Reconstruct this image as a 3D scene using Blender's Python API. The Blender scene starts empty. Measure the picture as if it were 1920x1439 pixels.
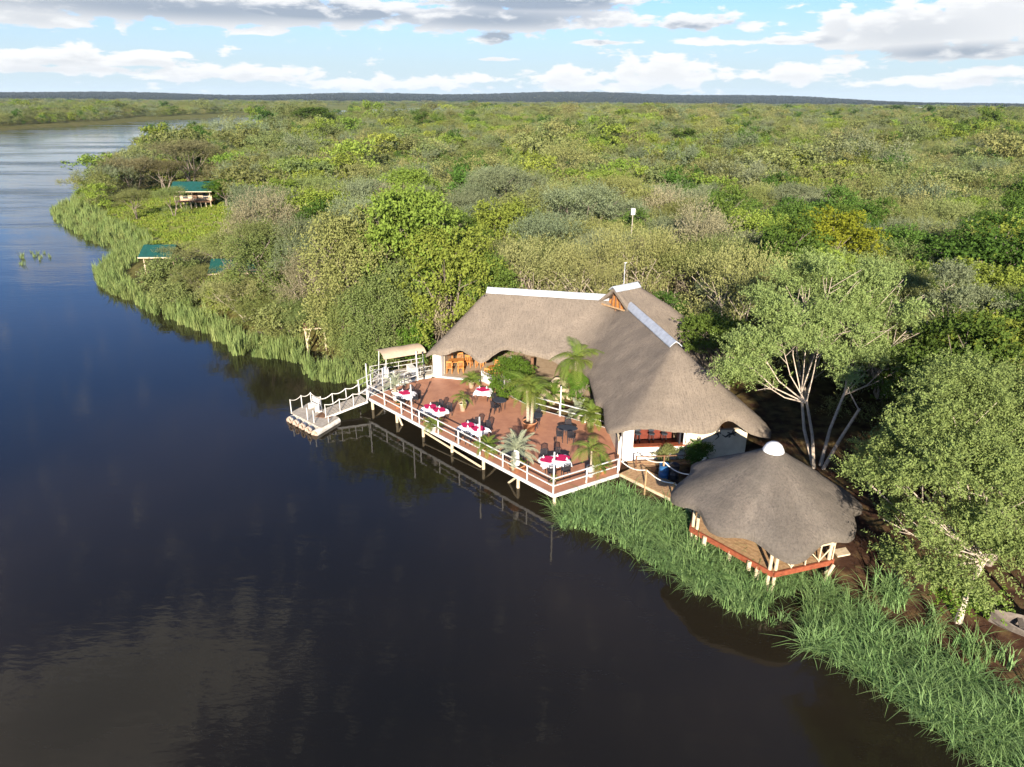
import bpy, bmesh, math, random
import numpy as np
from mathutils import Vector, Matrix, noise
from mathutils.geometry import delaunay_2d_cdt

R = math.radians
rnd = random.Random(7)
sc = bpy.context.scene
col = sc.collection

# ------------------------------------------------------------------ camera
FOC = 1310.0
PITCH = math.atan((719.5 - 189) / FOC)
ROLL = R(0.4)
CAMZ = 21.0
_c, _s, _cr, _sr = math.cos(PITCH), math.sin(PITCH), math.cos(ROLL), math.sin(ROLL)
_f = Vector((0, _c, -_s)); _u0 = Vector((0, _s, _c)); _r0 = Vector((1, 0, 0))
_r = _r0 * _cr + _u0 * _sr
_u = _u0 * _cr - _r0 * _sr
cd = bpy.data.cameras.new('camera'); cam = bpy.data.objects.new('camera', cd); col.objects.link(cam)
cd.sensor_width = 36; cd.lens = 36 * FOC / 1920; cd.clip_start = 0.5; cd.clip_end = 40000
cam.matrix_world = Matrix(((_r.x, _u.x, -_f.x, 0), (_r.y, _u.y, -_f.y, 0), (_r.z, _u.z, -_f.z, CAMZ), (0, 0, 0, 1)))
sc.camera = cam

def P(px, py, z=0.0):
    """world point at height z that the surveyed photo coordinate belongs to"""
    a = (px - 960) / FOC; b = (719.5 - py) / FOC
    d = _f + _r * a + _u * b
    k = (z - CAMZ) / d.z
    return Vector((k * d.x, k * d.y, z))
def PY(px, py, y):
    a = (px - 960) / FOC; b = (719.5 - py) / FOC
    d = _f + _r * a + _u * b
    k = y / d.y
    return Vector((k * d.x, y, CAMZ + k * d.z))

# ------------------------------------------------------------------ sky, sun, exposure
SUN_EL = 20.0
SUN_AZ = 184.0            # behind the viewer, slightly to the left
w = bpy.data.worlds.new('World'); sc.world = w; w.use_nodes = True
wt = w.node_tree; wt.nodes.clear()
def N(t, kind, **kw):
    n = t.nodes.new(kind)
    for k, v in kw.items():
        setattr(n, k, v)
    return n
def math_node(t, op, a, b=None, c=None, clamp=False):
    n = t.nodes.new('ShaderNodeMath'); n.operation = op; n.use_clamp = clamp
    for i, v in enumerate((a, b, c)):
        if v is None: continue
        if isinstance(v, (int, float)): n.inputs[i].default_value = v
        else: t.links.new(v, n.inputs[i])
    return n.outputs[0]

# cloud density as a function of azimuth and elevation (degrees): fractal noise plus the cumulus banks that stand over the plain
def sky_at(px, py):
    d = _f + _r * ((px - 960) / FOC) + _u * ((719.5 - py) / FOC); d.normalize()
    return math.degrees(math.atan2(d.x, d.y)), math.degrees(math.asin(d.z))
BANKS = []      # azimuth, elevation, half widths, amount, greyness of the base
for (bx, by, hw, hh, am, gr) in ((330, 15, 420, 34, .62, .75), (60, 35, 130, 22, .5, .3), (600, 22, 230, 26, .55, 1.0), (930, 38, 230, 26, .62, .75), (1010, 2, 200, 30, .6, 1.0), (1110, 45, 70, 14, .5, .2),
        (120, 112, 200, 16, .52, .25), (60, 132, 90, 9, .42, .2), (270, 102, 110, 10, .40, .2), (420, 140, 190, 16, .50, .25), (210, 132, 60, 7, .40, .2), (500, 60, 45, 9, .48, .1), (1300, 45, 110, 15, .46, .9),
        (1570, 60, 60, 38, .5, .1), (1700, 62, 190, 42, .66, .3), (1860, 40, 110, 62, .72, .15), (1800, 100, 190, 16, .52, .8), (1480, 78, 90, 9, .44, .7), (1330, 80, 60, 8, .40, .3), (930, 74, 36, 11, .50, 1.5), (1125, 81, 55, 5, .5, 1.6), (925, 112, 34, 4, .42, 1.5),
        (1060, 155, 70, 22, .50, .1), (1245, 140, 95, 30, .54, .1), (1130, 165, 140, 10, .42, .1), (1490, 142, 75, 18, .5, .1), (1570, 132, 40, 16, .42, .1), (1760, 150, 130, 17, .46, .2), (760, 160, 130, 12, .40, .15), (620, 162, 60, 12, .40, .1), (1860, 140, 90, 12, .44, .4), (880, 150, 80, 10, .38, .1),
        (-500, 60, 260, 40, .55, .5), (2400, 60, 260, 45, .55, .5)):
    a0, e0 = sky_at(bx, by); a1, _e = sky_at(bx + hw, by); _a, e1 = sky_at(bx, by - hh); BANKS.append((a0, e0, abs(a1 - a0) * 1.12, (e1 - e0) * 1.2, am, gr))
for (a0, e0, wa, we) in ((-33.5, 9.6, 3.2, 1.3), (16, 12, 14, 2.6), (52, 13, 15, 3), (-40, 40, 16, 6), (110, 15, 20, 5), (-120, 18, 20, 6), (170, 25, 25, 7)): BANKS.append((a0, e0, wa, we, .5, .5))
g = bpy.data.node_groups.new('cloud_density', 'ShaderNodeTree')
g.interface.new_socket('az', in_out='INPUT', socket_type='NodeSocketFloat')
g.interface.new_socket('el', in_out='INPUT', socket_type='NodeSocketFloat')
g.interface.new_socket('density', in_out='OUTPUT', socket_type='NodeSocketFloat'); g.interface.new_socket('grey', in_out='OUTPUT', socket_type='NodeSocketFloat')
gi = N(g, 'NodeGroupInput'); go = N(g, 'NodeGroupOutput')
az, el = gi.outputs[0], gi.outputs[1]
acc = None; gacc = None
for (a0, e0, wa, we, am, gr) in BANKS:
    dx = math_node(g, 'MULTIPLY', math_node(g, 'SUBTRACT', az, a0), 1 / wa)
    dy = math_node(g, 'MULTIPLY', math_node(g, 'SUBTRACT', el, e0), 1 / we)
    dy = math_node(g, 'MAXIMUM', dy, math_node(g, 'MULTIPLY', dy, -1.5))
    d2 = math_node(g, 'ADD', math_node(g, 'MULTIPLY', dx, dx), math_node(g, 'MULTIPLY', dy, dy))
    v = math_node(g, 'MULTIPLY', math_node(g, 'EXPONENT', math_node(g, 'MULTIPLY', d2, -1.0)), am)
    acc = v if acc is None else math_node(g, 'MAXIMUM', acc, v)
    gv_ = math_node(g, 'MULTIPLY', v, gr / am)
    gacc = gv_ if gacc is None else math_node(g, 'MAXIMUM', gacc, gv_)
g.links.new(gacc, go.inputs[1])
cv = N(g, 'ShaderNodeCombineXYZ')
g.links.new(math_node(g, 'MULTIPLY', az, 0.42), cv.inputs[0]); g.links.new(math_node(g, 'MULTIPLY', el, 1.35), cv.inputs[1])
nz = N(g, 'ShaderNodeTexNoise'); nz.inputs['Scale'].default_value = 1.0; nz.inputs['Detail'].default_value = 8; nz.inputs['Roughness'].default_value = .62
nz.inputs['Distortion'].default_value = .25
g.links.new(cv.outputs[0], nz.inputs['Vector'])
cv2 = N(g, 'ShaderNodeCombineXYZ'); g.links.new(math_node(g, 'MULTIPLY', az, 0.75), cv2.inputs[0]); g.links.new(math_node(g, 'MULTIPLY', el, 1.3), cv2.inputs[1])
vo = N(g, 'ShaderNodeTexVoronoi'); vo.feature = 'SMOOTH_F1'; vo.inputs['Scale'].default_value = 1.0
g.links.new(cv2.outputs[0], vo.inputs['Vector'])
puff = math_node(g, 'MULTIPLY', math_node(g, 'SUBTRACT', 0.5, vo.outputs['Distance']), 0.34)
den = math_node(g, 'ADD', math_node(g, 'ADD', acc, puff), math_node(g, 'MULTIPLY', math_node(g, 'SUBTRACT', nz.outputs['Fac'], 0.5), 1.15))
g.links.new(den, go.inputs[0])

geo = N(wt, 'ShaderNodeTexCoord'); sep = N(wt, 'ShaderNodeSeparateXYZ'); wt.links.new(geo.outputs['Generated'], sep.inputs[0])
AZ = math_node(wt, 'MULTIPLY', math_node(wt, 'ARCTAN2', sep.outputs[0], sep.outputs[1]), 57.29578)
EL = math_node(wt, 'MULTIPLY', math_node(wt, 'ARCSINE', sep.outputs[2]), 57.29578)
sky = N(wt, 'ShaderNodeTexSky', sky_type='NISHITA'); sky.sun_disc = False
sky.sun_elevation = R(SUN_EL); sky.sun_rotation = R(SUN_AZ); sky.air_density = 1.0; sky.dust_density = .15; sky.ozone_density = 3.0
def cloud(e):
    n = wt.nodes.new('ShaderNodeGroup'); n.node_tree = g
    wt.links.new(AZ, n.inputs[0]); wt.links.new(e, n.inputs[1]); return n.outputs
def ramp(t, v, lo, hi):
    m = N(t, 'ShaderNodeMapRange'); m.interpolation_type = 'SMOOTHSTEP'
    t.links.new(v, m.inputs['Value']); m.inputs['From Min'].default_value = lo; m.inputs['From Max'].default_value = hi
    return m.outputs[0]
c0 = cloud(EL); c1 = cloud(math_node(wt, 'ADD', EL, 0.55)); d0, d1 = c0[0], c1[0]
alpha = ramp(wt, d0, .15, .29)
under = math_node(wt, 'MULTIPLY', math_node(wt, 'ADD', ramp(wt, d1, .10, .50), .15), math_node(wt, 'ADD', c0[1], .12), clamp=True)
cm = N(wt, 'ShaderNodeMix', data_type='RGBA'); wt.links.new(under, cm.inputs['Factor'])
cm.inputs['A'].default_value = (8.4, 8.2, 8.0, 1); cm.inputs['B'].default_value = (2.9, 3.3, 3.9, 1)
hz_ = N(wt, 'ShaderNodeMix', data_type='RGBA'); wt.links.new(math_node(wt, 'SUBTRACT', 1.0, ramp(wt, EL, 0.5, 10.0)), hz_.inputs['Factor'])
tint = N(wt, 'ShaderNodeMix', data_type='RGBA', blend_type='MULTIPLY'); tint.inputs['Factor'].default_value = 1.0; wt.links.new(sky.outputs[0], tint.inputs['A']); tint.inputs['B'].default_value = (.68, .95, 1.42, 1); wt.links.new(tint.outputs['Result'], hz_.inputs['A']); hz_.inputs['B'].default_value = (4.9, 6.1, 6.6, 1)
mx = N(wt, 'ShaderNodeMix', data_type='RGBA')
wt.links.new(math_node(wt, 'MULTIPLY', alpha, .92), mx.inputs['Factor']); wt.links.new(hz_.outputs['Result'], mx.inputs['A']); wt.links.new(cm.outputs['Result'], mx.inputs['B'])
bg = N(wt, 'ShaderNodeBackground'); bg.inputs['Strength'].default_value = 0.05
wo = N(wt, 'ShaderNodeOutputWorld'); wt.links.new(mx.outputs['Result'], bg.inputs[0]); wt.links.new(bg.outputs[0], wo.inputs[0])

sl = bpy.data.lights.new('sun', 'SUN'); sl.energy = 5.0; sl.angle = R(0.55); sl.color = (1.0, .895, .765)
so = bpy.data.objects.new('sun', sl); col.objects.link(so)
sa = R(SUN_AZ)
sdir = Vector((math.sin(sa) * math.cos(R(SUN_EL)), math.cos(sa) * math.cos(R(SUN_EL)), math.sin(R(SUN_EL))))
so.rotation_euler = sdir.to_track_quat('Z', 'Y').to_euler(); so.location = (0, -40, 60)
vs = sc.view_settings; vs.view_transform = 'Standard'; vs.look = 'None'; vs.exposure = 1.4; vs.gamma = 1.0; vs.use_curve_mapping = False
sc.cycles.max_bounces = 4; sc.cycles.diffuse_bounces = 2; sc.cycles.glossy_bounces = 2; sc.cycles.transmission_bounces = 2
sc.cycles.transparent_max_bounces = 4; sc.cycles.caustics_reflective = False; sc.cycles.caustics_refractive = False
sc.cycles.sample_clamp_indirect = 6

# ------------------------------------------------------------------ materials
M = {}
def mat(name, c, rough=.7, c2=None, scale=4.0, bump=0.0, bscale=30.0, stretch=(1, 1, 1), spec=.3, metal=0.0, detail=5):
    m = bpy.data.materials.new(name); m.use_nodes = True; t = m.node_tree; b = t.nodes['Principled BSDF']
    b.inputs['Base Color'].default_value = (*c, 1); b.inputs['Roughness'].default_value = rough
    b.inputs['Specular IOR Level'].default_value = spec; b.inputs['Metallic'].default_value = metal
    tc = N(t, 'ShaderNodeTexCoord'); mp = N(t, 'ShaderNodeMapping'); mp.inputs['Scale'].default_value = stretch
    t.links.new(tc.outputs['Object'], mp.inputs[0])
    if c2 is not None:
        n = N(t, 'ShaderNodeTexNoise'); n.inputs['Scale'].default_value = scale; n.inputs['Detail'].default_value = detail; n.inputs['Roughness'].default_value = .65
        t.links.new(mp.outputs[0], n.inputs['Vector'])
        x = N(t, 'ShaderNodeMix', data_type='RGBA'); x.inputs['A'].default_value = (*c, 1); x.inputs['B'].default_value = (*c2, 1)
        t.links.new(ramp(t, n.outputs['Fac'], .35, .68), x.inputs['Factor']); t.links.new(x.outputs['Result'], b.inputs['Base Color'])
    if bump:
        n = N(t, 'ShaderNodeTexNoise'); n.inputs['Scale'].default_value = bscale; n.inputs['Detail'].default_value = 4
        t.links.new(mp.outputs[0], n.inputs['Vector'])
        bp = N(t, 'ShaderNodeBump'); bp.inputs['Strength'].default_value = bump; bp.inputs['Distance'].default_value = .03
        t.links.new(n.outputs['Fac'], bp.inputs['Height']); t.links.new(bp.outputs[0], b.inputs['Normal'])
    M[name] = m; return m

mat('white_paint', (.64, .63, .60), .5, (.50, .48, .44), 3)
mat('cream_wall', (.70, .60, .44), .8, (.60, .50, .36), 1.5, .2, 60)
mat('white_wall', (.80, .77, .70), .8, (.70, .66, .58), 2, .15, 50)
mat('deck_red', (.41, .195, .112), .65, (.33, .150, .088), 1.2, .12, 20, (1, 1, 1))
mat('wood_grey', (.42, .37, .30), .8, (.30, .26, .21), 5, .3, 25)
mat('old_wood', (.15, .125, .10), .85, (.10, .08, .065), 6, .2, 25)
mat('wood_tan', (.42, .27, .14), .7, (.30, .18, .09), 6, .2, 25)
mat('wood_brown', (.20, .105, .055), .6, (.13, .065, .035), 5, .2, 25)
mat('wood_red', (.27, .075, .035), .55, (.19, .05, .025), 5, .2, 25)
mat('wood_orange', (.52, .22, .06), .45, (.38, .14, .035), 8)
mat('pole_wood', (.58, .48, .33), .7, (.45, .36, .23), 6, .2, 25)
mat('black_iron', (.025, .025, .03), .45)
mat('dark_iron', (.05, .045, .04), .6)
mat('cap_metal', (.40, .43, .47), .5, (.30, .32, .35), 2.5, spec=.4)
mat('cap_white', (.70, .70, .68), .5, (.62, .61, .58), 3)
mat('cloth_white', (.68, .67, .67), .85)
mat('cloth_pink', (.50, .012, .085), .8, (.42, .01, .07), 9)
mat('terracotta', (.52, .24, .11), .8, (.42, .18, .09), 6)
mat('pot_cream', (.66, .52, .38), .8, (.54, .40, .27), 6)
mat('pot_white', (.80, .77, .72), .7, (.66, .62, .55), 6)
mat('soil', (.05, .03, .02), .95)
mat('glass_green', (.01, .04, .015), .1, spec=.6)
mat('rust', (.34, .22, .15), .8, (.46, .38, .30), 7, .2, 30)
mat('drum_white', (.72, .69, .62), .55, (.52, .47, .40), 3)
mat('rubber', (.02, .02, .02), .8)
mat('rope', (.72, .68, .60), .9)
mat('canvas', (.55, .42, .29), .85, (.48, .36, .25), 3)
mat('canvas_green', (.008, .070, .058), .7, (.007, .055, .045), 2)
mat('bark_pale', (.50, .42, .33), .9, (.36, .29, .22), 6, .4, 20)
mat('bark_grey', (.23, .19, .15), .9, (.15, .12, .09), 6, .4, 20)
mat('palm_bark', (.42, .34, .26), .9, (.28, .21, .15), 9, .4, 20)
mat('stone', (.50, .40, .27), .9, (.34, .27, .18), 3, .5, 12)
mat('floor_tan', (.40, .30, .20), .6, (.32, .23, .15), 3)
mat('interior_red', (.15, .032, .016), .6, (.10, .02, .012), 4)
mat('interior_ochre', (.52, .27, .08), .8, (.42, .2, .06), 3)
mat('dark_cloth', (.03, .035, .045), .8)
mat('blue_plastic', (.02, .09, .22), .5)

def leafmat(name, c1, c2, hue=.02, val=.35, trans=.28, rough=.6):
    m = bpy.data.materials.new(name); m.use_nodes = True; t = m.node_tree; t.nodes.clear()
    out = N(t, 'ShaderNodeOutputMaterial'); d = N(t, 'ShaderNodeBsdfDiffuse')
    tr = N(t, 'ShaderNodeBsdfTranslucent'); mxs = N(t, 'ShaderNodeMixShader'); mxs.inputs[0].default_value = trans
    gm = N(t, 'ShaderNodeNewGeometry'); oi = N(t, 'ShaderNodeObjectInfo')
    mixc = N(t, 'ShaderNodeMix', data_type='RGBA'); mixc.inputs['A'].default_value = (*c1, 1); mixc.inputs['B'].default_value = (*c2, 1)
    f = math_node(t, 'ADD', math_node(t, 'MULTIPLY', gm.outputs['Random Per Island'], .55), math_node(t, 'MULTIPLY', oi.outputs['Random'], .45))
    t.links.new(f, mixc.inputs['Factor'])
    hs = N(t, 'ShaderNodeHueSaturation'); t.links.new(mixc.outputs['Result'], hs.inputs['Color'])
    r2 = math_node(t, 'FRACT', math_node(t, 'MULTIPLY', oi.outputs['Random'], 7.13))
    t.links.new(math_node(t, 'ADD', math_node(t, 'MULTIPLY', r2, 2 * hue), .5 - hue), hs.inputs['Hue'])
    r3 = math_node(t, 'FRACT', math_node(t, 'MULTIPLY', oi.outputs['Random'], 13.7))
    t.links.new(math_node(t, 'ADD', math_node(t, 'MULTIPLY', r3, val), 1 - val / 2), hs.inputs['Value'])
    t.links.new(hs.outputs[0], d.inputs['Color']); t.links.new(hs.outputs[0], tr.inputs[0])
    t.links.new(d.outputs[0], mxs.inputs[1]); t.links.new(tr.outputs[0], mxs.inputs[2]); t.links.new(mxs.outputs[0], out.inputs[0])
    M[name] = m; return m
leafmat('leaf_thorn', (0.166, 0.198, 0.057), (0.245, 0.264, 0.098))
leafmat('leaf_grey', (0.159, 0.193, 0.096), (0.224, 0.253, 0.138))
leafmat('leaf_olive', (.165, .160, .068), (.230, .220, .105))
leafmat('leaf_leafy', (0.155, 0.222, 0.034), (0.257, 0.312, 0.059))
leafmat('leaf_dark', (0.063, 0.119, 0.021), (0.109, 0.175, 0.036))
leafmat('leaf_dry', (.26, .225, .135), (.33, .29, .175))
leafmat('leaf_straw', (0.224, 0.232, 0.077), (0.302, 0.297, 0.121))
leafmat('leaf_creeper', (0.143, 0.190, 0.050), (0.224, 0.246, 0.087), hue=.025)
leafmat('leaf_yellow', (.175, .235, .022), (.250, .265, .030))
leafmat('leaf_hero', (.175, .255, .072), (.275, .345, .120))
leafmat('leaf_bright', (.085, .150, .020), (.14, .215, .032))
leafmat('leaf_palm', (.12, .175, .03), (.19, .235, .05), val=.2)
leafmat('leaf_palm_grey', (.30, .34, .21), (.40, .43, .29), val=.15)
leafmat('reed_green', (0.129, 0.233, 0.068), (0.252, 0.366, 0.143), hue=.01, val=.3)
leafmat('reed_pale', (.165, .235, .065), (.255, .310, .110), hue=.015, val=.3)
leafmat('grass_leaf', (.160, .225, .030), (.240, .290, .055), hue=.015, val=.25)
leafmat('leaf_far', (0.149, 0.180, 0.057), (0.241, 0.254, 0.099), hue=.03, val=.55)
leafmat('leaf_ridge_shaded', (.016, .028, .016), (.028, .042, .022), hue=.02, val=.4)  # cloud shadow over the far ridge is put into this very dark leaf colour

# thatch: short streaks running down the slope, weather stains
def thatch(name, c1, c2, c3):
    m = bpy.data.materials.new(name); m.use_nodes = True; t = m.node_tree; b = t.nodes['Principled BSDF']; b.inputs['Roughness'].default_value = .95; b.inputs['Specular IOR Level'].default_value = .1
    tc = N(t, 'ShaderNodeTexCoord')
    n1 = N(t, 'ShaderNodeTexNoise'); n1.inputs['Scale'].default_value = .55; n1.inputs['Detail'].default_value = 6; n1.inputs['Roughness'].default_value = .6
    n2 = N(t, 'ShaderNodeTexNoise'); n2.inputs['Scale'].default_value = 9; n2.inputs['Detail'].default_value = 6; n2.inputs['Roughness'].default_value = .75
    uv = N(t, 'ShaderNodeAttribute'); uv.attribute_name = 'slope_uv'
    mp = N(t, 'ShaderNodeMapping'); mp.inputs['Scale'].default_value = (9, 1.1, 1); t.links.new(uv.outputs['Vector'], mp.inputs[0])
    n3 = N(t, 'ShaderNodeTexNoise'); n3.inputs['Scale'].default_value = 1.6; n3.inputs['Detail'].default_value = 5; n3.inputs['Roughness'].default_value = .7
    t.links.new(mp.outputs[0], n3.inputs['Vector'])
    for n in (n1, n2): t.links.new(tc.outputs['Object'], n.inputs['Vector'])
    a = N(t, 'ShaderNodeMix', data_type='RGBA'); a.inputs['A'].default_value = (*c1, 1); a.inputs['B'].default_value = (*c2, 1)
    t.links.new(ramp(t, n1.outputs['Fac'], .35, .7), a.inputs['Factor'])
    f = math_node(t, 'ADD', math_node(t, 'MULTIPLY', n2.outputs['Fac'], .5), math_node(t, 'MULTIPLY', n3.outputs['Fac'], .5))
    bb = N(t, 'ShaderNodeMix', data_type='RGBA'); t.links.new(a.outputs['Result'], bb.inputs['A']); bb.inputs['B'].default_value = (*c3, 1)
    t.links.new(math_node(t, 'MULTIPLY', ramp(t, f, .44, .62), .8), bb.inputs['Factor']); t.links.new(bb.outputs['Result'], b.inputs['Base Color'])
    bp = N(t, 'ShaderNodeBump'); bp.inputs['Strength'].default_value = .9; bp.inputs['Distance'].default_value = .09
    t.links.new(f, bp.inputs['Height']); t.links.new(bp.outputs[0], b.inputs['Normal'])
    M[name] = m
thatch('thatch', (.192, .158, .122), (.238, .194, .148), (.112, .091, .073))
thatch('thatch_grey', (.150, .130, .106), (.190, .160, .128), (.092, .079, .067))

# ------------------------------------------------------------------ helpers
class MB:
    def __init__(s): s.v = []; s.f = []; s.sm = False
    def add(s, vs, fs):
        o = len(s.v); s.v += [tuple(x) for x in vs]; s.f += [tuple(i + o for i in f) for f in fs]; return s
    def box(s, c, d, rz=0.0, taper=1.0):
        hx, hy, hz = d[0] / 2, d[1] / 2, d[2] / 2; cs, sn = math.cos(rz), math.sin(rz); out = []
        for z in (-1, 1):
            k = taper if z > 0 else 1
            for x, y in ((-1, -1), (1, -1), (1, 1), (-1, 1)):
                X, Y = x * hx * k, y * hy * k
                out.append((c[0] + X * cs - Y * sn, c[1] + X * sn + Y * cs, c[2] + z * hz))
        return s.add(out, [(3, 2, 1, 0), (4, 5, 6, 7), (0, 1, 5, 4), (1, 2, 6, 5), (2, 3, 7, 6), (3, 0, 4, 7)])
    def bar(s, p, q, wd, ht):
        p, q = Vector(p), Vector(q); d = (q - p).normalized(); up = Vector((0, 0, 1))
        if abs(d.z) > .95: up = Vector((0, 1, 0))
        a = d.cross(up).normalized() * wd / 2; b = a.cross(d).normalized() * ht / 2
        out = [p - a - b, p + a - b, p + a + b, p - a + b, q - a - b, q + a - b, q + a + b, q - a + b]
        return s.add(out, [(0, 1, 2, 3), (7, 6, 5, 4), (0, 4, 5, 1), (1, 5, 6, 2), (2, 6, 7, 3), (3, 7, 4, 0)])
    def tube(s, path, rad, n=6, cap=True):
        path = [Vector(p) for p in path]
        if isinstance(rad, (int, float)): rad = [rad] * len(path)
        rings = []; prev = None
        for i, p in enumerate(path):
            d = (path[min(i + 1, len(path) - 1)] - path[max(i - 1, 0)]).normalized()
            a = prev if prev is not None else (Vector((1, 0, 0)) if abs(d.z) > .7 else Vector((0, 0, 1)))
            a = (a - d * a.dot(d)).normalized(); prev = a; b = d.cross(a)
            rings.append([p + (a * math.cos(2 * math.pi * k / n) + b * math.sin(2 * math.pi * k / n)) * rad[i] for k in range(n)])
        vs = [x for r in rings for x in r]; fs = []
        for i in range(len(path) - 1):
            for k in range(n):
                k2 = (k + 1) % n; fs.append((i * n + k, i * n + k2, (i + 1) * n + k2, (i + 1) * n + k))
        if cap: fs += [tuple(range(n))[::-1], tuple((len(path) - 1) * n + k for k in range(n))]
        return s.add(vs, fs)
    def lathe(s, prof, n=16, c=(0, 0, 0)):
        vs = []; fs = []
        for r, z in prof:
            for k in range(n):
                a = 2 * math.pi * k / n; vs.append((c[0] + r * math.cos(a), c[1] + r * math.sin(a), c[2] + z))
        for i in range(len(prof) - 1):
            for k in range(n):
                k2 = (k + 1) % n; fs.append((i * n + k, i * n + k2, (i + 1) * n + k2, (i + 1) * n + k))
        return s.add(vs, fs)
    def prism(s, pts, z0, z1):
        n = len(pts); vs = [(p[0], p[1], z0) for p in pts] + [(p[0], p[1], z1) for p in pts]
        area = sum(pts[i][0] * pts[(i + 1) % n][1] - pts[(i + 1) % n][0] * pts[i][1] for i in range(n))
        idx = list(range(n)) if area > 0 else list(range(n))[::-1]
        fs = [tuple(idx[::-1]), tuple(i + n for i in idx)]
        for a in range(n):
            i, j = idx[a], idx[(a + 1) % n]; fs.append((i, j, j + n, i + n))
        return s.add(vs, fs)
    def build(s, name, m, parent=None, smooth=False, loc=None):
        me = bpy.data.meshes.new(name); me.from_pydata(s.v, [], s.f); me.update()
        if smooth: me.polygons.foreach_set('use_smooth', [True] * len(me.polygons))
        me.materials.append(M[m] if isinstance(m, str) else m)
        return link(name, me, parent, loc)
def link(name, me, parent=None, loc=None):
    o = bpy.data.objects.new(name, me); col.objects.link(o)
    if parent is not None: o.parent = parent
    if loc is not None: o.location = loc
    return o
def tag(o, label=None, cat=None, group=None, kind=None):
    if label: o['label'] = label
    if cat: o['category'] = cat
    if group: o['group'] = group
    if kind: o['kind'] = kind
    return o
def thing(name, label, cat, loc=(0, 0, 0), rz=0.0, group=None):
    o = bpy.data.objects.new(name, None); col.objects.link(o); o.empty_display_size = .2
    o.location = loc; o.rotation_euler = (0, 0, rz); return tag(o, label, cat, group)
def copy_tree(o, parent=None):
    c = o.copy(); col.objects.link(c); c.parent = parent
    for ch in o.children: copy_tree(ch, c)
    return c
def np_mesh(name, v, f, m, smooth=False):
    """quads or tris from numpy arrays"""
    me = bpy.data.meshes.new(name); k = f.shape[1]
    me.vertices.add(len(v)); me.vertices.foreach_set('co', np.ascontiguousarray(v, np.float32).ravel())
    me.loops.add(len(f) * k); me.loops.foreach_set('vertex_index', np.ascontiguousarray(f, np.int32).ravel())
    me.polygons.add(len(f)); me.polygons.foreach_set('loop_start', np.arange(0, len(f) * k, k, dtype=np.int32))
    if smooth: me.polygons.foreach_set('use_smooth', np.ones(len(f), bool))
    me.update(calc_edges=True); me.materials.append(M[m]); return me
def inpoly(x, y, poly):
    x = np.asarray(x); y = np.asarray(y); r = np.zeros(x.shape, bool); n = len(poly)
    for i in range(n):
        x1, y1 = poly[i][0], poly[i][1]; x2, y2 = poly[(i + 1) % n][0], poly[(i + 1) % n][1]
        if y1 == y2: continue
        r ^= ((y1 > y) != (y2 > y)) & (x < (x2 - x1) * (y - y1) / (y2 - y1) + x1)
    return r
def polydist(x, y, poly, closed=True):
    d = np.full(np.shape(x), 1e9); n = len(poly)
    for i in range(n if closed else n - 1):
        ax, ay = poly[i][0], poly[i][1]; bx, by = poly[(i + 1) % n][0], poly[(i + 1) % n][1]
        dx, dy = bx - ax, by - ay; L = dx * dx + dy * dy + 1e-9
        t = np.clip(((x - ax) * dx + (y - ay) * dy) / L, 0, 1)
        d = np.minimum(d, np.hypot(x - ax - t * dx, y - ay - t * dy))
    return d
def px_poly(pts, z=0.0): return [tuple(P(a, b, z)[:2]) for a, b in pts]

# ------------------------------------------------------------------ land and water
SHORE_PX = [(2300, 1800), (1990, 1545), (1860, 1442), (1700, 1318), (1560, 1228), (1440, 1158), (1330, 1114), (1230, 1064), (1160, 1014), (1060, 985)]
near = px_poly(SHORE_PX) + [(1.5, 36), (0, 41), (-3, 46.2), (-6.5, 49.6)] + px_poly([(690, 700), (575, 694), (566, 676), (440, 656), (400, 634), (367, 619), (287, 589), (247, 565), (207, 552), (180, 525), (173, 508), (207, 479), (203, 466), (167, 454), (140, 438), (100, 414), (93, 398), (120, 381), (157, 358), (187, 338), (213, 318), (225, 305), (280, 286), (340, 269), (397, 256), (467, 243), (520, 228), (600, 219.5), (760, 211), (900, 205.5), (1050, 201.5)])
near += [(1400, 2300), (4000, 3500), (9000, 5000), (9000, -9000), (300, -300), (60, -25)]
far = px_poly([(-900, 300), (-400, 268), (-150, 254), (0, 246), (100, 239), (200, 234), (283, 226.5), (400, 221), (447, 217), (510, 214.5), (620, 208.5), (760, 203), (920, 199.5), (1080, 197.5)])
far += [(1500, 3600), (9000, 8000), (9000, 22000), (-22000, 22000), (-22000, 600)]
LODGE_PAD = [(-6.5, 50.2), (-2.4, 49.4), (0.5, 47), (6.3, 40.5), (6.4, 37), (15, 37.5), (17, 60), (-7.5, 60)]
def land_z(x, y):
    x = np.asarray(x, float); y = np.asarray(y, float)
    i1 = inpoly(x, y, near); i2 = inpoly(x, y, far)
    dn = polydist(x, y, near); df = polydist(x, y, far)
    d = np.maximum(np.where(i1, dn, -dn), np.where(i2, df, -df))
    r = np.hypot(x, y)
    wob = np.sin(x * .31 + 1.3) * np.cos(y * .27) * .5 + np.sin(x * .11 + y * .09) * .5
    s1 = np.clip((d - 2.2) / 4.5, 0, 1); s1 = s1 * s1 * (3 - 2 * s1)
    s2 = np.clip((d - 6) / 26, 0, 1); s2 = s2 * s2 * (3 - 2 * s2)
    z = -.28 + np.clip(d, -4, 2.2) * .12 + s1 * 1.05 + s2 * 1.3 + wob * .16 * s1
    pad = inpoly(x, y, LODGE_PAD); z = np.where(pad, np.minimum(np.maximum(z, .55), .85), z)
    back = np.clip((r - 5200) / 3000, 0, 1); back = back * back * (3 - 2 * back)
    ang = np.arctan2(x, y)
    z = z + back * (62 + 22 * np.sin(ang * 5 + .6) + 10 * np.sin(ang * 23) - 70 * np.clip((ang - .15) / .5, 0, 1)) * (y > 0)
    return z
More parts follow.
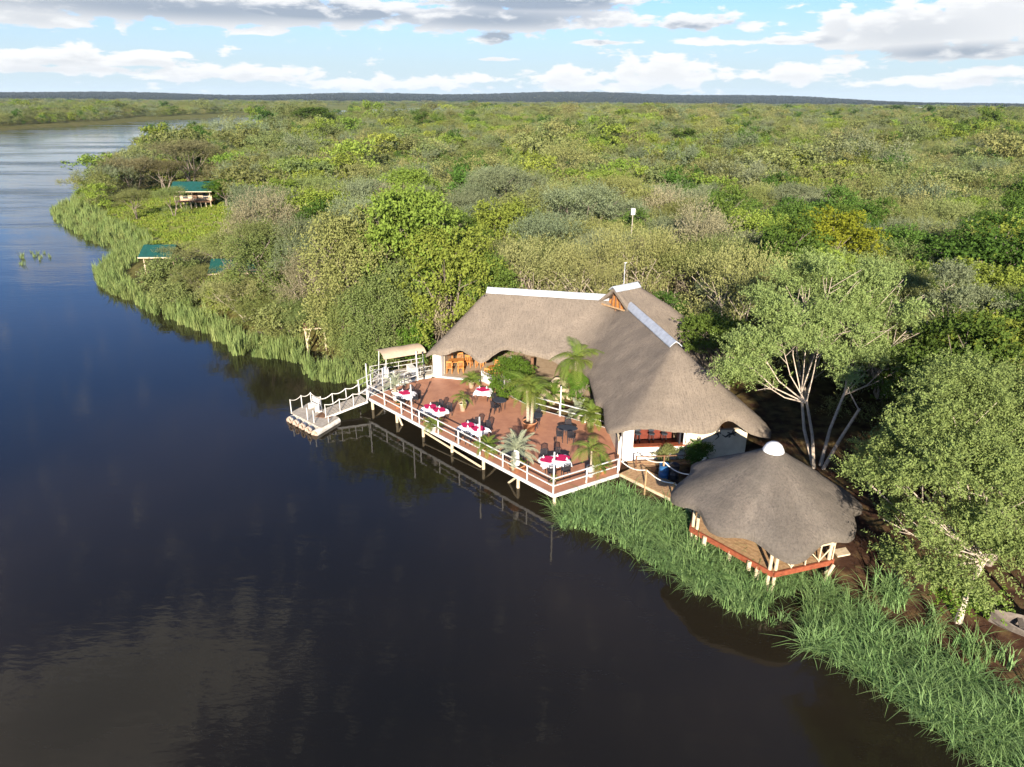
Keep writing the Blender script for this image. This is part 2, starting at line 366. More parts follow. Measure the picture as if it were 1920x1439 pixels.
def lz(x, y): return float(land_z(np.array([x]), np.array([y]))[0])
n = 420
t = np.linspace(-1, 1, n)
gx = np.sinh(t * 7.2) / np.sinh(7.2) * 15000 + t * 60
gy = 40 + np.sinh(t * 7.2) / np.sinh(7.2) * 15000 + t * 60
X, Y = np.meshgrid(gx, gy); Z = land_z(X, Y)
V = np.stack([X.ravel(), Y.ravel(), Z.ravel()], 1)
I = np.arange(n * n).reshape(n, n); Fq = np.stack([I[:-1, :-1], I[:-1, 1:], I[1:, 1:], I[1:, :-1]], -1).reshape(-1, 4)
m = bpy.data.materials.new('ground'); m.use_nodes = True; t_ = m.node_tree; b_ = t_.nodes['Principled BSDF']; b_.inputs['Roughness'].default_value = .95; b_.inputs['Specular IOR Level'].default_value = .1
tc = N(t_, 'ShaderNodeTexCoord'); at_ = N(t_, 'ShaderNodeAttribute'); at_.attribute_name = 'cover'
na = N(t_, 'ShaderNodeTexNoise'); na.inputs['Scale'].default_value = .12; na.inputs['Detail'].default_value = 8
nb = N(t_, 'ShaderNodeTexNoise'); nb.inputs['Scale'].default_value = 1.4; nb.inputs['Detail'].default_value = 6
for q in (na, nb): t_.links.new(tc.outputs['Object'], q.inputs['Vector'])
g1 = N(t_, 'ShaderNodeMix', data_type='RGBA'); g1.inputs['A'].default_value = (.15, .185, .03, 1); g1.inputs['B'].default_value = (.22, .225, .06, 1); t_.links.new(ramp(t_, na.outputs['Fac'], .4, .65), g1.inputs['Factor'])
g2 = N(t_, 'ShaderNodeMix', data_type='RGBA'); g2.inputs['A'].default_value = (.045, .022, .013, 1); g2.inputs['B'].default_value = (.10, .055, .03, 1); t_.links.new(ramp(t_, nb.outputs['Fac'], .4, .7), g2.inputs['Factor'])
g3 = N(t_, 'ShaderNodeMix', data_type='RGBA'); t_.links.new(g2.outputs['Result'], g3.inputs['A']); t_.links.new(g1.outputs['Result'], g3.inputs['B'])
t_.links.new(math_node(t_, 'ADD', at_.outputs['Fac'], math_node(t_, 'MULTIPLY', math_node(t_, 'SUBTRACT', nb.outputs['Fac'], .5), .7), clamp=True), g3.inputs['Factor'])
t_.links.new(g3.outputs['Result'], b_.inputs['Base Color'])
bp = N(t_, 'ShaderNodeBump'); bp.inputs['Strength'].default_value = .6; bp.inputs['Distance'].default_value = .2; t_.links.new(nb.outputs['Fac'], bp.inputs['Height']); t_.links.new(bp.outputs[0], b_.inputs['Normal'])
M['ground'] = m
me = np_mesh('ground', V, Fq, 'ground', True)
CLEAR = px_poly([(205, 385), (250, 360), (330, 345), (410, 345), (440, 385), (432, 440), (390, 470), (310, 468), (250, 440), (195, 405)], 1.2)
MEADOW = px_poly([(385, 268), (400, 256), (520, 234), (540, 236), (470, 262), (420, 276)], 1.0)
cover = np.clip((np.hypot(X, Y) - 35) / 40, 0, 1) * .35 + np.clip((np.hypot(X, Y) - 500) / 900, 0, 1) * .4  # grass kept sparse: brown litter, also painting shade into gaps between crowns
cover = np.where(inpoly(X, Y, CLEAR) | inpoly(X, Y, MEADOW), 1.0, cover)
a = me.attributes.new('cover', 'FLOAT', 'POINT'); a.data.foreach_set('value', cover.ravel().astype(np.float32))
tag(link('ground', me), kind='structure')

m = bpy.data.materials.new('water'); m.use_nodes = True; t_ = m.node_tree; b_ = t_.nodes['Principled BSDF']
b_.inputs['Roughness'].default_value = .04; b_.inputs['IOR'].default_value = 1.333
tc = N(t_, 'ShaderNodeTexCoord')
nb = N(t_, 'ShaderNodeTexNoise'); nb.inputs['Scale'].default_value = .028; nb.inputs['Detail'].default_value = 4; t_.links.new(tc.outputs['Object'], nb.inputs['Vector'])
x = N(t_, 'ShaderNodeMix', data_type='RGBA'); x.inputs['A'].default_value = (.0078, .0070, .0044, 1); x.inputs['B'].default_value = (.0215, .0165, .0098, 1)
t_.links.new(ramp(t_, nb.outputs['Fac'], .35, .65), x.inputs['Factor']); t_.links.new(x.outputs['Result'], b_.inputs['Base Color'])
mp1 = N(t_, 'ShaderNodeMapping'); mp1.inputs['Scale'].default_value = (.55, 1.5, 1); mp1.inputs['Rotation'].default_value = (0, 0, R(12)); t_.links.new(tc.outputs['Object'], mp1.inputs[0])
w1 = N(t_, 'ShaderNodeTexNoise'); w1.inputs['Scale'].default_value = 1.4; w1.inputs['Detail'].default_value = 3; t_.links.new(mp1.outputs[0], w1.inputs['Vector'])
mp2 = N(t_, 'ShaderNodeMapping'); mp2.inputs['Scale'].default_value = (.05, .16, 1); mp2.inputs['Rotation'].default_value = (0, 0, R(-35)); t_.links.new(tc.outputs['Object'], mp2.inputs[0])
w2 = N(t_, 'ShaderNodeTexNoise'); w2.inputs['Scale'].default_value = 1.0; w2.inputs['Detail'].default_value = 7; w2.inputs['Roughness'].default_value = .65; t_.links.new(mp2.outputs[0], w2.inputs['Vector'])
sp = N(t_, 'ShaderNodeSeparateXYZ'); t_.links.new(tc.outputs['Object'], sp.inputs[0])
cur = ramp(t_, math_node(t_, 'SUBTRACT', sp.outputs[1], math_node(t_, 'MULTIPLY', sp.outputs[0], .35)), 75, 190)     # open current beyond the sheltered bend
bp1 = N(t_, 'ShaderNodeBump'); bp1.inputs['Distance'].default_value = .02; bp1.inputs['Strength'].default_value = .35; t_.links.new(w1.outputs['Fac'], bp1.inputs['Height'])
bp2 = N(t_, 'ShaderNodeBump'); bp2.inputs['Distance'].default_value = 1.2; mp3 = N(t_, 'ShaderNodeMapping'); mp3.inputs['Scale'].default_value = (.010, .045, 1); mp3.inputs['Rotation'].default_value = (0, 0, R(-28)); t_.links.new(tc.outputs['Object'], mp3.inputs[0]); w3 = N(t_, 'ShaderNodeTexNoise'); w3.inputs['Scale'].default_value = 1.0; w3.inputs['Detail'].default_value = 6; w3.inputs['Roughness'].default_value = .7; t_.links.new(mp3.outputs[0], w3.inputs['Vector']); t_.links.new(math_node(t_, 'MULTIPLY', cur, math_node(t_, 'ADD', .03, math_node(t_, 'MULTIPLY', ramp(t_, w3.outputs['Fac'], .42, .66), .42))), bp2.inputs['Strength']); t_.links.new(w2.outputs['Fac'], bp2.inputs['Height']); t_.links.new(bp1.outputs[0], bp2.inputs['Normal'])
t_.links.new(bp2.outputs[0], b_.inputs['Normal'])
M['water'] = m
mb = MB(); mb.add([(-22000, -9000, 0), (22000, -9000, 0), (22000, 22000, 0), (-22000, 22000, 0)], [(0, 1, 2, 3)])
tag(mb.build('water', 'water'), kind='structure')

# ------------------------------------------------------------------ the thatched lodge
def hip(x, y, a, b, z, slope, pw=6, es=1.0):
    dx, dy = b[0] - a[0], b[1] - a[1]; L = math.hypot(dx, dy); dx /= L; dy /= L
    s = (x - a[0]) * dx + (y - a[1]) * dy; tt = abs((x - a[0]) * dy - (y - a[1]) * dx)
    s = max(0, -s * es, s - L)
    d = (s ** pw + tt ** pw) ** (1 / pw)
    return z - slope * d + .010 * d * d, d
def smax(a, b, k=.28):
    m_ = max(a, b); return m_ + k * math.log(math.exp((a - m_) / k) + math.exp((b - m_) / k))
R1 = ((-1.9, 54.0), (7.3, 52.0)); R2 = ((10.1, 40.9), (8.7, 49.8)); R3 = ((7.44, 50.5), (9.4, 51.9))
def main_h(x, y):
    a, d1 = hip(x, y, *R1, 7.2, .86, 16, 1.36); b, d2 = hip(x, y, *R2, 7.2, .91, 9)
    return smax(a, b), (d1 if a > b else d2)
def gab_h(x, y):
    a, d = hip(x, y, *R3, 8.2, .82); return a, d
def dense(pts, step=.22, closed=True):
    out = []
    n_ = len(pts)
    for i in range(n_ if closed else n_ - 1):
        a = Vector(pts[i][:2]); b = Vector(pts[(i + 1) % n_][:2]); k = max(1, int((b - a).length / step))
        out += [a.lerp(b, j / k) for j in range(k)]
    return out
def smooth_loop(pts, it=2):
    for _ in range(it):
        n_ = len(pts); pts = [(pts[i - 1] + pts[i] * 2 + pts[(i + 1) % n_]) / 4 for i in range(n_)]
    return pts
def roof_sheet(name, outline, hfun, m_, parent, thick=.22, grid=.30, seed=1, jit=.03):
    rg = random.Random(seed); poly = [(p.x, p.y) for p in outline]
    xs = [p[0] for p in poly]; ys = [p[1] for p in poly]; pts = [Vector(p) for p in poly]; n0 = len(pts)
    gx_, gy_ = np.meshgrid(np.arange(min(xs), max(xs), grid), np.arange(min(ys), max(ys), grid))
    gx_ = gx_.ravel() + np.random.RandomState(seed).uniform(-.1, .1, gx_.size); gy_ = gy_.ravel() + np.random.RandomState(seed + 1).uniform(-.1, .1, gy_.size)
    ok = inpoly(gx_, gy_, poly) & (polydist(gx_, gy_, poly) > .16)
    pts += [Vector((a, b)) for a, b in zip(gx_[ok], gy_[ok])]
    vv, ee, ff, *_ = delaunay_2d_cdt(pts, [(i, (i + 1) % n0) for i in range(n0)], [], 1, 1e-5)
    n_ = len(vv); top = []; uvs = []
    for i, p in enumerate(vv):
        h, d = hfun(p.x, p.y); h += noise.noise((p.x * .8, p.y * .8, seed)) * .07 + rg.uniform(-jit, jit)
        top.append((p.x, p.y, h)); uvs.append(d)
    bot = [(x_, y_, z_ - thick) for x_, y_, z_ in top]
    fs = [];
    for f_ in ff:
        a, b, c = [vv[i] for i in f_[:3]]
        up = (b - a).cross(c - a) > 0 if hasattr((b - a), 'cross') else True
        f2 = tuple(f_) if up else tuple(f_)[::-1]
        fs.append(f2)
    cnt = {}
    for f_ in fs:
        for i in range(len(f_)): cnt[(f_[i], f_[(i + 1) % len(f_)])] = 1
    side = [(b, a, a + n_, b + n_) for (a, b) in cnt if (b, a) not in cnt]
    me_ = bpy.data.meshes.new(name); me_.from_pydata(top + bot, [], fs + [tuple(i + n_ for i in f_)[::-1] for f_ in fs] + side); me_.update()
    at = me_.attributes.new('slope_uv', 'FLOAT_VECTOR', 'POINT')
    data = []
    for k in range(2):
        for p, d in zip(top, uvs):
            # across-slope coordinate from the gradient direction, down-slope coordinate = distance from the ridge
            e = .05; gx1 = hfun(p[0] + e, p[1])[0] - hfun(p[0] - e, p[1])[0]; gy1 = hfun(p[0], p[1] + e)[0] - hfun(p[0], p[1] - e)[0]
            L = math.hypot(gx1, gy1) + 1e-6
            data += [(-gy1 * p[0] + gx1 * p[1]) / L, d, 0]
    at.data.foreach_set('vector', data)
    me_.polygons.foreach_set('use_smooth', [True] * len(fs) + [True] * len(fs) + [False] * len(side))
    me_.materials.append(M[m_]); return link(name, me_, parent)

lodge = thing('thatched_lodge', 'large thatched restaurant lodge with cream walls beside the red deck', 'building', (0, 0, 0))
OUT = [(-6.7, 50.2), (-5.2, 49.75), (-3.9, 50.05), (-3.0, 49.3), (-2.3, 48.75), (-1.5, 49.2), (-.6, 49.6), (1.0, 49.0), (3.0, 48.3), (4.5, 47.0), (5.25, 44.8), (5.35, 42.0), (5.3, 40.9), (5.75, 40.2), (5.6, 38.2), (5.7, 37.1), (6.5, 36.45), (8.5, 36.45), (11.2, 36.5), (12.0, 36.75), (12.5, 37.35), (13.0, 37.45), (13.5, 37.05), (14.0, 36.8), (15.3, 36.75), (15.2, 38.5), (15.0, 43), (14.6, 48.5), (13.5, 57.5), (7, 58.0), (-1, 59.6), (-4.2, 59.0), (-5.5, 54.5)]
ol = smooth_loop(dense(OUT), 2)
roof = roof_sheet('roof', ol, main_h, 'thatch', lodge, seed=3)
n3 = Vector((-.581, .813)); ap = Vector(R3[0])
gp, gm_ = ap + n3 * 1.7, ap - n3 * 1.7
OUT3 = [tuple(ap), tuple(gm_), (9.3, 47.2), (12.5, 45.6), (15.6, 46.2), (16.3, 52), (14.8, 57.3), (10, 58.6), (5.2, 57.5), tuple(gp)]
roof_sheet('raised_roof', dense(OUT3, .25), gab_h, 'thatch', lodge, seed=5, jit=.02)
def ridge_cap(a, b, z, name, hang, width=.40, extra=0.0):
    a = Vector((*a, z)); b = Vector((*b, z)); d = (b - a).normalized(); a = a - d * extra; b = b + d * extra; n_ = Vector((-d.y, d.x, 0)); k = max(2, int((b - a).length / 1.1))
    capm = MB(); vs = []; fs = []
    prof = [(-width, -width * hang - .0), (-width * .5, -width * hang * .42), (0, .0), (width * .5, -width * hang * .42), (width, -width * hang)]
    for i in range(k + 1):
        p = a.lerp(b, i / k) + Vector((0, 0, rnd.uniform(-.012, .012)))
        for (u_, h_) in prof: vs.append(p + n_ * u_ + Vector((0, 0, h_ + .13)))
    m0 = len(vs)
    vs += [v - Vector((0, 0, .07)) for v in vs]
    for i in range(k):
        for j in range(4):
            q = i * 5 + j; fs.append((q, q + 5, q + 6, q + 1)); fs.append((m0 + q, m0 + q + 1, m0 + q + 6, m0 + q + 5))
    for i in range(k):
        for q in (i * 5, i * 5 + 4): fs.append((q, q + 5, m0 + q + 5, m0 + q) if q % 5 else (q + 5, q, m0 + q, m0 + q + 5))
    for q0 in (0, k * 5):
        for j in range(4): fs.append((q0 + j, q0 + j + 1, m0 + q0 + j + 1, m0 + q0 + j))
    capm.add(vs, fs); return capm.build(name, 'cap_metal', roof)
ridge_cap(*R1, 7.22, 'ridge_cap', .85, extra=.1)
ridge_cap(R2[0], R2[1], 7.22, 'ridge_cap', .85, extra=.05)
ridge_cap(*R3, 8.22, 'ridge_cap', .75, extra=.08)
# gable vent under the raised ridge
rd = Vector((.813, .581))
gv = MB()
def g3(off, hgt, inn): return (ap.x + n3.x * off + rd.x * inn, ap.y + n3.y * off + rd.y * inn, hgt)
gv.add([g3(-1.4, 6.5, .55), g3(1.4, 6.5, .55), g3(0, 7.85, .55), g3(-1.4, 6.5, .63), g3(1.4, 6.5, .63), g3(0, 7.85, .63)], [(0, 2, 1), (3, 4, 5), (0, 1, 4, 3), (1, 2, 5, 4), (2, 0, 3, 5)])
gv.build('gable_board', 'wood_orange', lodge)
for o_ in (-.55, 0, .5):
    pm = MB(); pm.tube([g3(o_, 6.4, .35), g3(o_ * .6, 7.6, .35)], .06, 6); pm.build('vent_pole', 'wood_brown', lodge)
for (a_, b_) in ((g3(-1.2, 6.75, .1), g3(1.25, 6.7, .1)),):
    pm = MB(); pm.tube([a_, b_], .07, 6); pm.build('vent_pole', 'wood_tan', lodge)

def wall(name, a, b, z0, z1, th, m_, parent):
    mbw = MB(); a = Vector((a[0], a[1], (z0 + z1) / 2)); b = Vector((b[0], b[1], (z0 + z1) / 2)); mbw.bar(a, b, th, z1 - z0); return mbw.build(name, m_, parent)
# floors and walls
fl = MB(); fl.prism([(-5.9, 50.7), (-2.5, 49.95), (-.6, 47.6), (1.4, 48.7), (4.6, 48), (6.3, 45), (6.9, 38), (14.2, 38.4), (14.2, 50), (12.5, 56.5), (-4.6, 57.5)], .75, 1.02); fl.build('floor', 'floor_tan', lodge)
fl = MB(); fl.prism([(-5.95, 50.55), (-2.45, 49.72), (-2.42, 49.93), (-5.9, 50.77)], .8, 1.10); fl.build('threshold', 'white_paint', lodge)
pl = MB(); pl.box((-5.72, 50.85, 2.05), (.68, .6, 2.1), R(-15)); pl.build('pillar', 'white_wall', lodge)
pl = MB(); pl.box((-.1, 49.7, 2.0), (.34, .34, 2.0), R(-15)); pl.build('pillar', 'white_wall', lodge)
wall('wall', (-5.4, 51.2), (-4.4, 57.3), 1.0, 3.0, .25, 'cream_wall', lodge)
wall('wall', (-4.3, 57.4), (12.4, 56.2), 1.0, 3.4, .25, 'cream_wall', lodge)
wall('wall', (14.2, 38.3), (14.0, 50), .9, 3.2, .25, 'cream_wall', lodge)
pl = MB(); pl.box((6.92, 37.5, 2.1), (.62, .5, 2.4), R(5)); pl.build('pillar', 'white_wall', lodge)
wa, wb, wc = Vector((7.2, 37.45)), Vector((10.45, 37.75)), Vector((14.25, 38.2))
wall('wall', wa, wb, .6, 1.85, .24, 'white_wall', lodge)
wall('window_sill', wa + Vector((.05, -.06)), wb + Vector((-.05, -.06)), 1.85, 1.91, .4, 'wood_red', lodge)
wall('wall', wb, wc, .5, 2.72, .24, 'cream_wall', lodge)
fr = MB(); fr.bar((10.36, 37.66, 1.9), (10.36, 37.66, 3.3), .1, .12); fr.build('window_frame', 'white_paint', lodge)
fr = MB(); fr.bar((10.1, 37.9, 1.9), (10.1, 37.9, 3.3), .1, .5); fr.build('shutter', 'black_iron', lodge)
wall('wall', (6.6, 38), (6.2, 44.6), .7, 1.9, .22, 'cream_wall', lodge)
wall('interior_wall', (7.4, 42.4), (13.9, 42.8), 1.0, 3.4, .2, 'interior_ochre', lodge)
for (sx, sy) in ((6.25, 44.9), (4.3, 47.9), (1.5, 48.9)):
    pl = MB(); pl.tube([(sx, sy, .8), (sx, sy, 3.3)], .13, 8); pl.build('pole', 'wood_brown', lodge)
# bar inside the right wing
bar_ = thing('bar_counter', 'dark red bar counter inside the window opening of the lodge', 'counter', (9.0, 40.2, 1.02), R(4))
b1 = MB(); b1.box((0, 0, .5), (2.6, .5, 1.0)); b1.build('base', 'interior_red', bar_)
b1 = MB(); b1.box((0, 0, 1.04), (2.9, .72, .07)); b1.build('top', 'wood_red', bar_)
for i, x_ in enumerate((7.9, 8.75, 9.55)):
    st = thing('bar_stool', 'black bar stool at the dark red counter', 'stool', (x_, 39.3, 1.02), 0, 'stools at the bar counter')
    s1 = MB(); s1.lathe([(0, .72), (.19, .72), (.2, .76), (.17, .8), (0, .8)], 12); s1.build('seat', 'dark_cloth', st)
    s1 = MB(); s1.box((0, .17, .98), (.34, .04, .3)); s1.build('backrest', 'dark_cloth', st)
    for k in range(4):
        a_ = math.pi / 4 + k * math.pi / 2; s1 = MB(); s1.tube([(.2 * math.cos(a_), .2 * math.sin(a_), 0), (.12 * math.cos(a_), .12 * math.sin(a_), .74)], .018, 5); s1.build('leg', 'black_iron', st)
# lizard ornaments on the cream wall
def lizard(name, label, u_, z_, ang):
    d_ = (wc - wb).normalized(); p = wb + d_ * u_; nrm = Vector((d_.y, -d_.x)); 
    o = thing(name, label, 'ornament', (p.x + nrm.x * .16, p.y + nrm.y * .16, z_), math.atan2(d_.y, d_.x), 'lizards on the cream wall')
    ca, sa_ = math.cos(ang), math.sin(ang)
    def q(x_, y_): return (x_ * ca - y_ * sa_, 0, x_ * sa_ + y_ * ca)
    bm_ = MB(); bm_.tube([q(-.5, .16), q(-.34, -.06), q(-.14, 0), q(.06, 0), q(.2, 0), q(.26, 0), q(.37, 0)], [.02, .04, .06, .085, .055, .075, .02], 6); bm_.build('body', 'dark_iron', o)
    for (x_, s_) in ((.12, 1), (.12, -1), (-.1, 1), (-.1, -1)):
        bm_ = MB(); bm_.tube([q(x_, 0), q(x_ + .05, s_ * .13), q(x_ + (.14 if x_ > 0 else -.06), s_ * .17)], [.04, .035, .04], 5); bm_.build('leg', 'dark_iron', o)
lizard('lizard_ornament', 'iron lizard ornament on the cream wall next to the window shutter', .75, 2.0, R(65))
lizard('lizard_ornament', 'iron lizard ornament highest on the middle of the cream wall', 1.9, 2.65, R(100))
lizard('lizard_ornament', 'iron lizard ornament nearest the outer corner of the cream wall', 2.75, 2.45, R(20))

# ------------------------------------------------------------------ dining chairs and tables inside
def dining_chair():
    o = thing('dining_chair', 'orange wooden dining chair under the thatch eave', 'chair', (0, 0, 0), 0, 'wooden chairs in the open dining room')
    b = MB(); b.box((0, 0, .46), (.46, .46, .05)); b.build('seat', 'wood_orange', o)
    for x_ in (-.2, .2):
        b = MB(); b.box((x_, -.2, .22), (.05, .05, .44)); b.build('leg', 'wood_orange', o)
        b = MB(); b.bar((x_, .2, 0), (x_, .26, 1.05), .05, .05); b.build('leg', 'wood_orange', o)
    b = MB(); b.box((0, .25, 1.0), (.44, .04, .12))
    for k in range(4): b.bar((-.13 + k * .087, .21, .48), (-.13 + k * .087, .25, .95), .03, .02)
    b.build('backrest', 'wood_orange', o)
    return o
ch0 = dining_chair(); first = [True]
def put_chair(proto, flag, x_, y_, z_, rz, label=None):
    o = proto if flag[0] else copy_tree(proto); flag[0] = False
    o.location = (x_, y_, z_); o.rotation_euler = (0, 0, rz)
    if label: o['label'] = label
    return o
def wood_table(x_, y_, rz, label, wd=1.5, dp=.9):
    o = thing('dining_table', label, 'table', (x_, y_, 1.02), rz, 'wooden tables in the open dining room')
    b = MB(); b.box((0, 0, .75), (wd, dp, .05)); b.build('table_top', 'wood_orange', o)
    for sx in (-1, 1):
        for sy in (-1, 1):
            b = MB(); b.box((sx * (wd / 2 - .08), sy * (dp / 2 - .08), .36), (.07, .07, .72)); b.build('leg', 'wood_orange', o)
for (x_, y_, rz, lab) in ((-4.55, 52.3, .1, 'wooden dining table nearest the white pillar'), (-2.9, 53.6, -.2, 'wooden dining table deep inside the dining room'), (-1.15, 50.6, -.35, 'wooden dining table above the low white panel')):
    wood_table(x_, y_, rz, lab)
    for (dx, dy, rr) in ((-.45, -.75, math.pi), (.4, -.75, math.pi), (-.4, .75, 0), (.42, .75, 0)):
        c_, s_ = math.cos(rz), math.sin(rz)
        put_chair(ch0, first, x_ + dx * c_ - dy * s_, y_ + dx * s_ + dy * c_, 1.02, rz + rr + rnd.uniform(-.15, .15), 'orange wooden chair on the ' + ('deck' if dy < 0 else 'inner') + ' side of the ' + lab.replace('wooden dining ', ''))

# ------------------------------------------------------------------ the deck
DZ = 1.0
A = P(1038, 927, DZ); B = P(690, 745, DZ); C = P(1160, 888, DZ)
D1 = P(1168, 858, DZ); D2 = P(1148, 806, DZ); D3 = P(1003, 767, DZ); D4 = P(945, 738, DZ); D5 = P(900, 714.5, DZ); D6 = P(822, 707.5, DZ); D7 = P(783, 713, DZ)
deck = thing('deck', 'red painted timber deck on stilts over the river', 'deck', (0, 0, 0))
dp = [A, C, D1, D2, D3, D4, D5, D6, D7, B]
d = MB(); d.prism([(p.x, p.y) for p in dp], DZ - .10, DZ); d.build('floor', 'deck_red', deck)
def fascia(a, b, m_='white_paint', zz=DZ - .09, h=.2, w_=.07):
    q = MB(); dd = (b - a).normalized(); nn = Vector((dd.y, -dd.x, 0)) * .04
    q.bar(Vector((a.x, a.y, zz)) + nn, Vector((b.x, b.y, zz)) + nn, w_, h); return q.build('edge_beam', m_, deck)
fascia(B, A); fascia(A, C); fascia(D2, D3); fascia(D3, D4); fascia(D7, B)
# stilts, braces
dAB = (A - B).normalized(); nAB = Vector((-dAB.y, dAB.x, 0)); nAB = nAB if nAB.y > 0 else -nAB
for i in range(7):
    p = B.lerp(A, (i * 3.05 + .15) / (A - B).length if i < 6 else .992)
    for inset in (.25, 2.6):
        q = p + nAB * inset
        if q.y > 33.3 and not (i == 6 and inset > 1):
            s1 = MB(); s1.tube([(q.x, q.y, -1.2), (q.x, q.y, DZ - .1)], .1, 8); s1.build('stilt', 'pole_wood', deck)
    if i in (0, 1, 4, 5):
        q = p + nAB * .25; e = q + dAB * (.9 if i < 3 else -1.2); e2 = q + nAB * 1.2 + dAB * .5
        s1 = MB(); s1.tube([(q.x, q.y, .8), ((e if i % 2 else e2).x, (e if i % 2 else e2).y, -.4)], .07, 6); s1.build('brace', 'pole_wood', deck)
q0 = B.lerp(A, .34) + nAB * .2; q1 = B.lerp(A, .66) + nAB * .2
s1 = MB(); s1.tube([(q0.x, q0.y, .45), (q1.x, q1.y, .1)], .07, 6); s1.build('brace', 'pole_wood', deck)
for k in (.33, .68):
    q = A.lerp(C, k) + Vector((-.1, .25, 0)); s1 = MB(); s1.tube([(q.x, q.y, -.8), (q.x, q.y, DZ - .1)], .09, 8); s1.build('stilt', 'white_paint', deck)
# railings
def railing(name, label, a, b, npost, h=.92, ends=(True, True), mids=(.5,)):
    o = thing(name, label, 'railing', (a.x, a.y, DZ)); L = b - a
    for k in (1.0,) + mids:
        q = MB(); q.bar((0, 0, h * k), (L.x, L.y, h * k), .06, .05); q.build('rail', 'white_paint', o)
    for i in range(npost + 1):
        if (i == 0 and not ends[0]) or (i == npost and not ends[1]): continue
        p = L * (i / npost); q = MB(); q.box((p.x, p.y, h / 2 + .01), (.075, .075, h)); q.build('post', 'white_paint', o)
    return o
ins = .05
Ai, Bi, Ci = A + Vector((-.02, .08, 0)), B + Vector((.06, .04, 0)), C + Vector((-.06, .05, 0))
railing('deck_railing', 'long white two-bar railing along the river edge of the deck', Bi, Ai, 9, ends=(True, False))
railing('deck_railing', 'short white railing on the deck end facing the pavilion', Ai, Ci, 2, ends=(False, True))
railing('deck_railing', 'white railing between the deck and the palm garden', D3 + Vector((0, -.06, 0)), D2 + Vector((-.05, -.06, 0)), 3)
railing('deck_railing', 'white railing between deck and moored boat beside the white pillar', D7 + Vector((.05, -.05, 0)), B.lerp(D7, .45), 2)
railing('deck_railing', 'thin white railing in front of the low white panel', D4 + Vector((.02, -.08, 0)), D4.lerp(D5, .93) + Vector((.02, -.08, 0)), 2, mids=())
wp_ = thing('low_wall', 'low white panel below the dining chairs at the deck step', 'wall', (0, 0, 0)); wall('panel', D4.lerp(D5, .04) + Vector((.05, .12, 0)), D4.lerp(D5, .9) + Vector((.05, .12, 0)), 1.03, 1.6, .12, 'white_paint', wp_)
q = MB(); q.bar(D4.lerp(D5, .02) + Vector((.05, .12, .63)), D4.lerp(D5, .92) + Vector((.05, .12, .63)), .2, .06); q.build('coping', 'white_paint', wp_)
# lamp posts: tall white tubes with a small iron lantern
def lamp_post(x_, y_, label, h=2.55, ang=0.0):
    o = thing('lamp_post', label, 'lamp post', (x_, y_, DZ), ang, 'white lamp posts on the deck')
    q = MB(); q.tube([(0, 0, 0), (0, 0, h)], .045, 8); q.build('pole', 'white_paint', o)
    q = MB(); q.tube([(0, 0, h - .12), (.0, .12, h - .02), (.0, .26, h - .06)], .014, 5); q.build('arm', 'black_iron', o)
    q = MB(); q.lathe([(.0, .2), (.09, .14), (.075, .12), (.06, 0), (0, 0)], 8, (0, .26, h - .28)); q.build('lantern', 'black_iron', o)
lamp_post(A.x - .02, A.y + .08, 'white lamp post at the river corner of the deck railing')
pp_ = Bi.lerp(Ai, 6 / 9); lamp_post(pp_.x, pp_.y, 'white lamp post between the oval tables and white-trunk palm')
pp_ = Bi.lerp(Ai, 2.6 / 9); lamp_post(pp_.x, pp_.y, 'white lamp post beside the square table on the river railing')
lamp_post(B.x + .02, B.y - .02, 'white lamp post at the head of the gangway', 2.6)
lamp_post(D7.x, D7.y - .1, 'white lamp post beside the boat and white pillar', 2.4)
lamp_post(C.x + .06, C.y + .35, 'white lamp post at the start of the footbridge', 2.2)
pp_ = D3.lerp(D2, .34); lamp_post(pp_.x, pp_.y - .08, 'white lamp post in the palm garden railing', 2.2)
lamp_post(D4.x + .02, D4.y - .1, 'white lamp post at the end of the low white panel', 1.6)

# ------------------------------------------------------------------ tables, cloths, chairs on the deck
def iron_chair():
    o = thing('garden_chair', 'black iron garden chair on the deck', 'chair', (0, 0, 0), 0, 'black chairs on the deck')
    b = MB(); b.box((0, 0, .44), (.44, .44, .03)); b.build('seat', 'black_iron', o)
    for x_ in (-.19, .19):
        b = MB(); b.tube([(x_, -.2, 0), (x_, -.19, .44)], .024, 5); b.build('leg', 'black_iron', o)
        b = MB(); b.tube([(x_, .23, 0), (x_, .2, .44), (x_, .26, .9)], .024, 5); b.build('leg', 'black_iron', o)
        b = MB(); b.tube([(x_ * 1.15, -.18, .42), (x_ * 1.15, -.16, .64), (x_ * 1.15, .22, .66)], .022, 5); b.build('armrest', 'black_iron', o)
    b = MB(); b.tube([(-.19, .26, .88), (0, .28, .94), (.19, .26, .88)], .026, 5)
    for k in range(5): b.bar((-.14 + k * .07, .21, .47), (-.14 + k * .07, .27, .9), .036, .016)
    b.build('backrest', 'black_iron', o); return o
ic0 = iron_chair(); icf = [True]
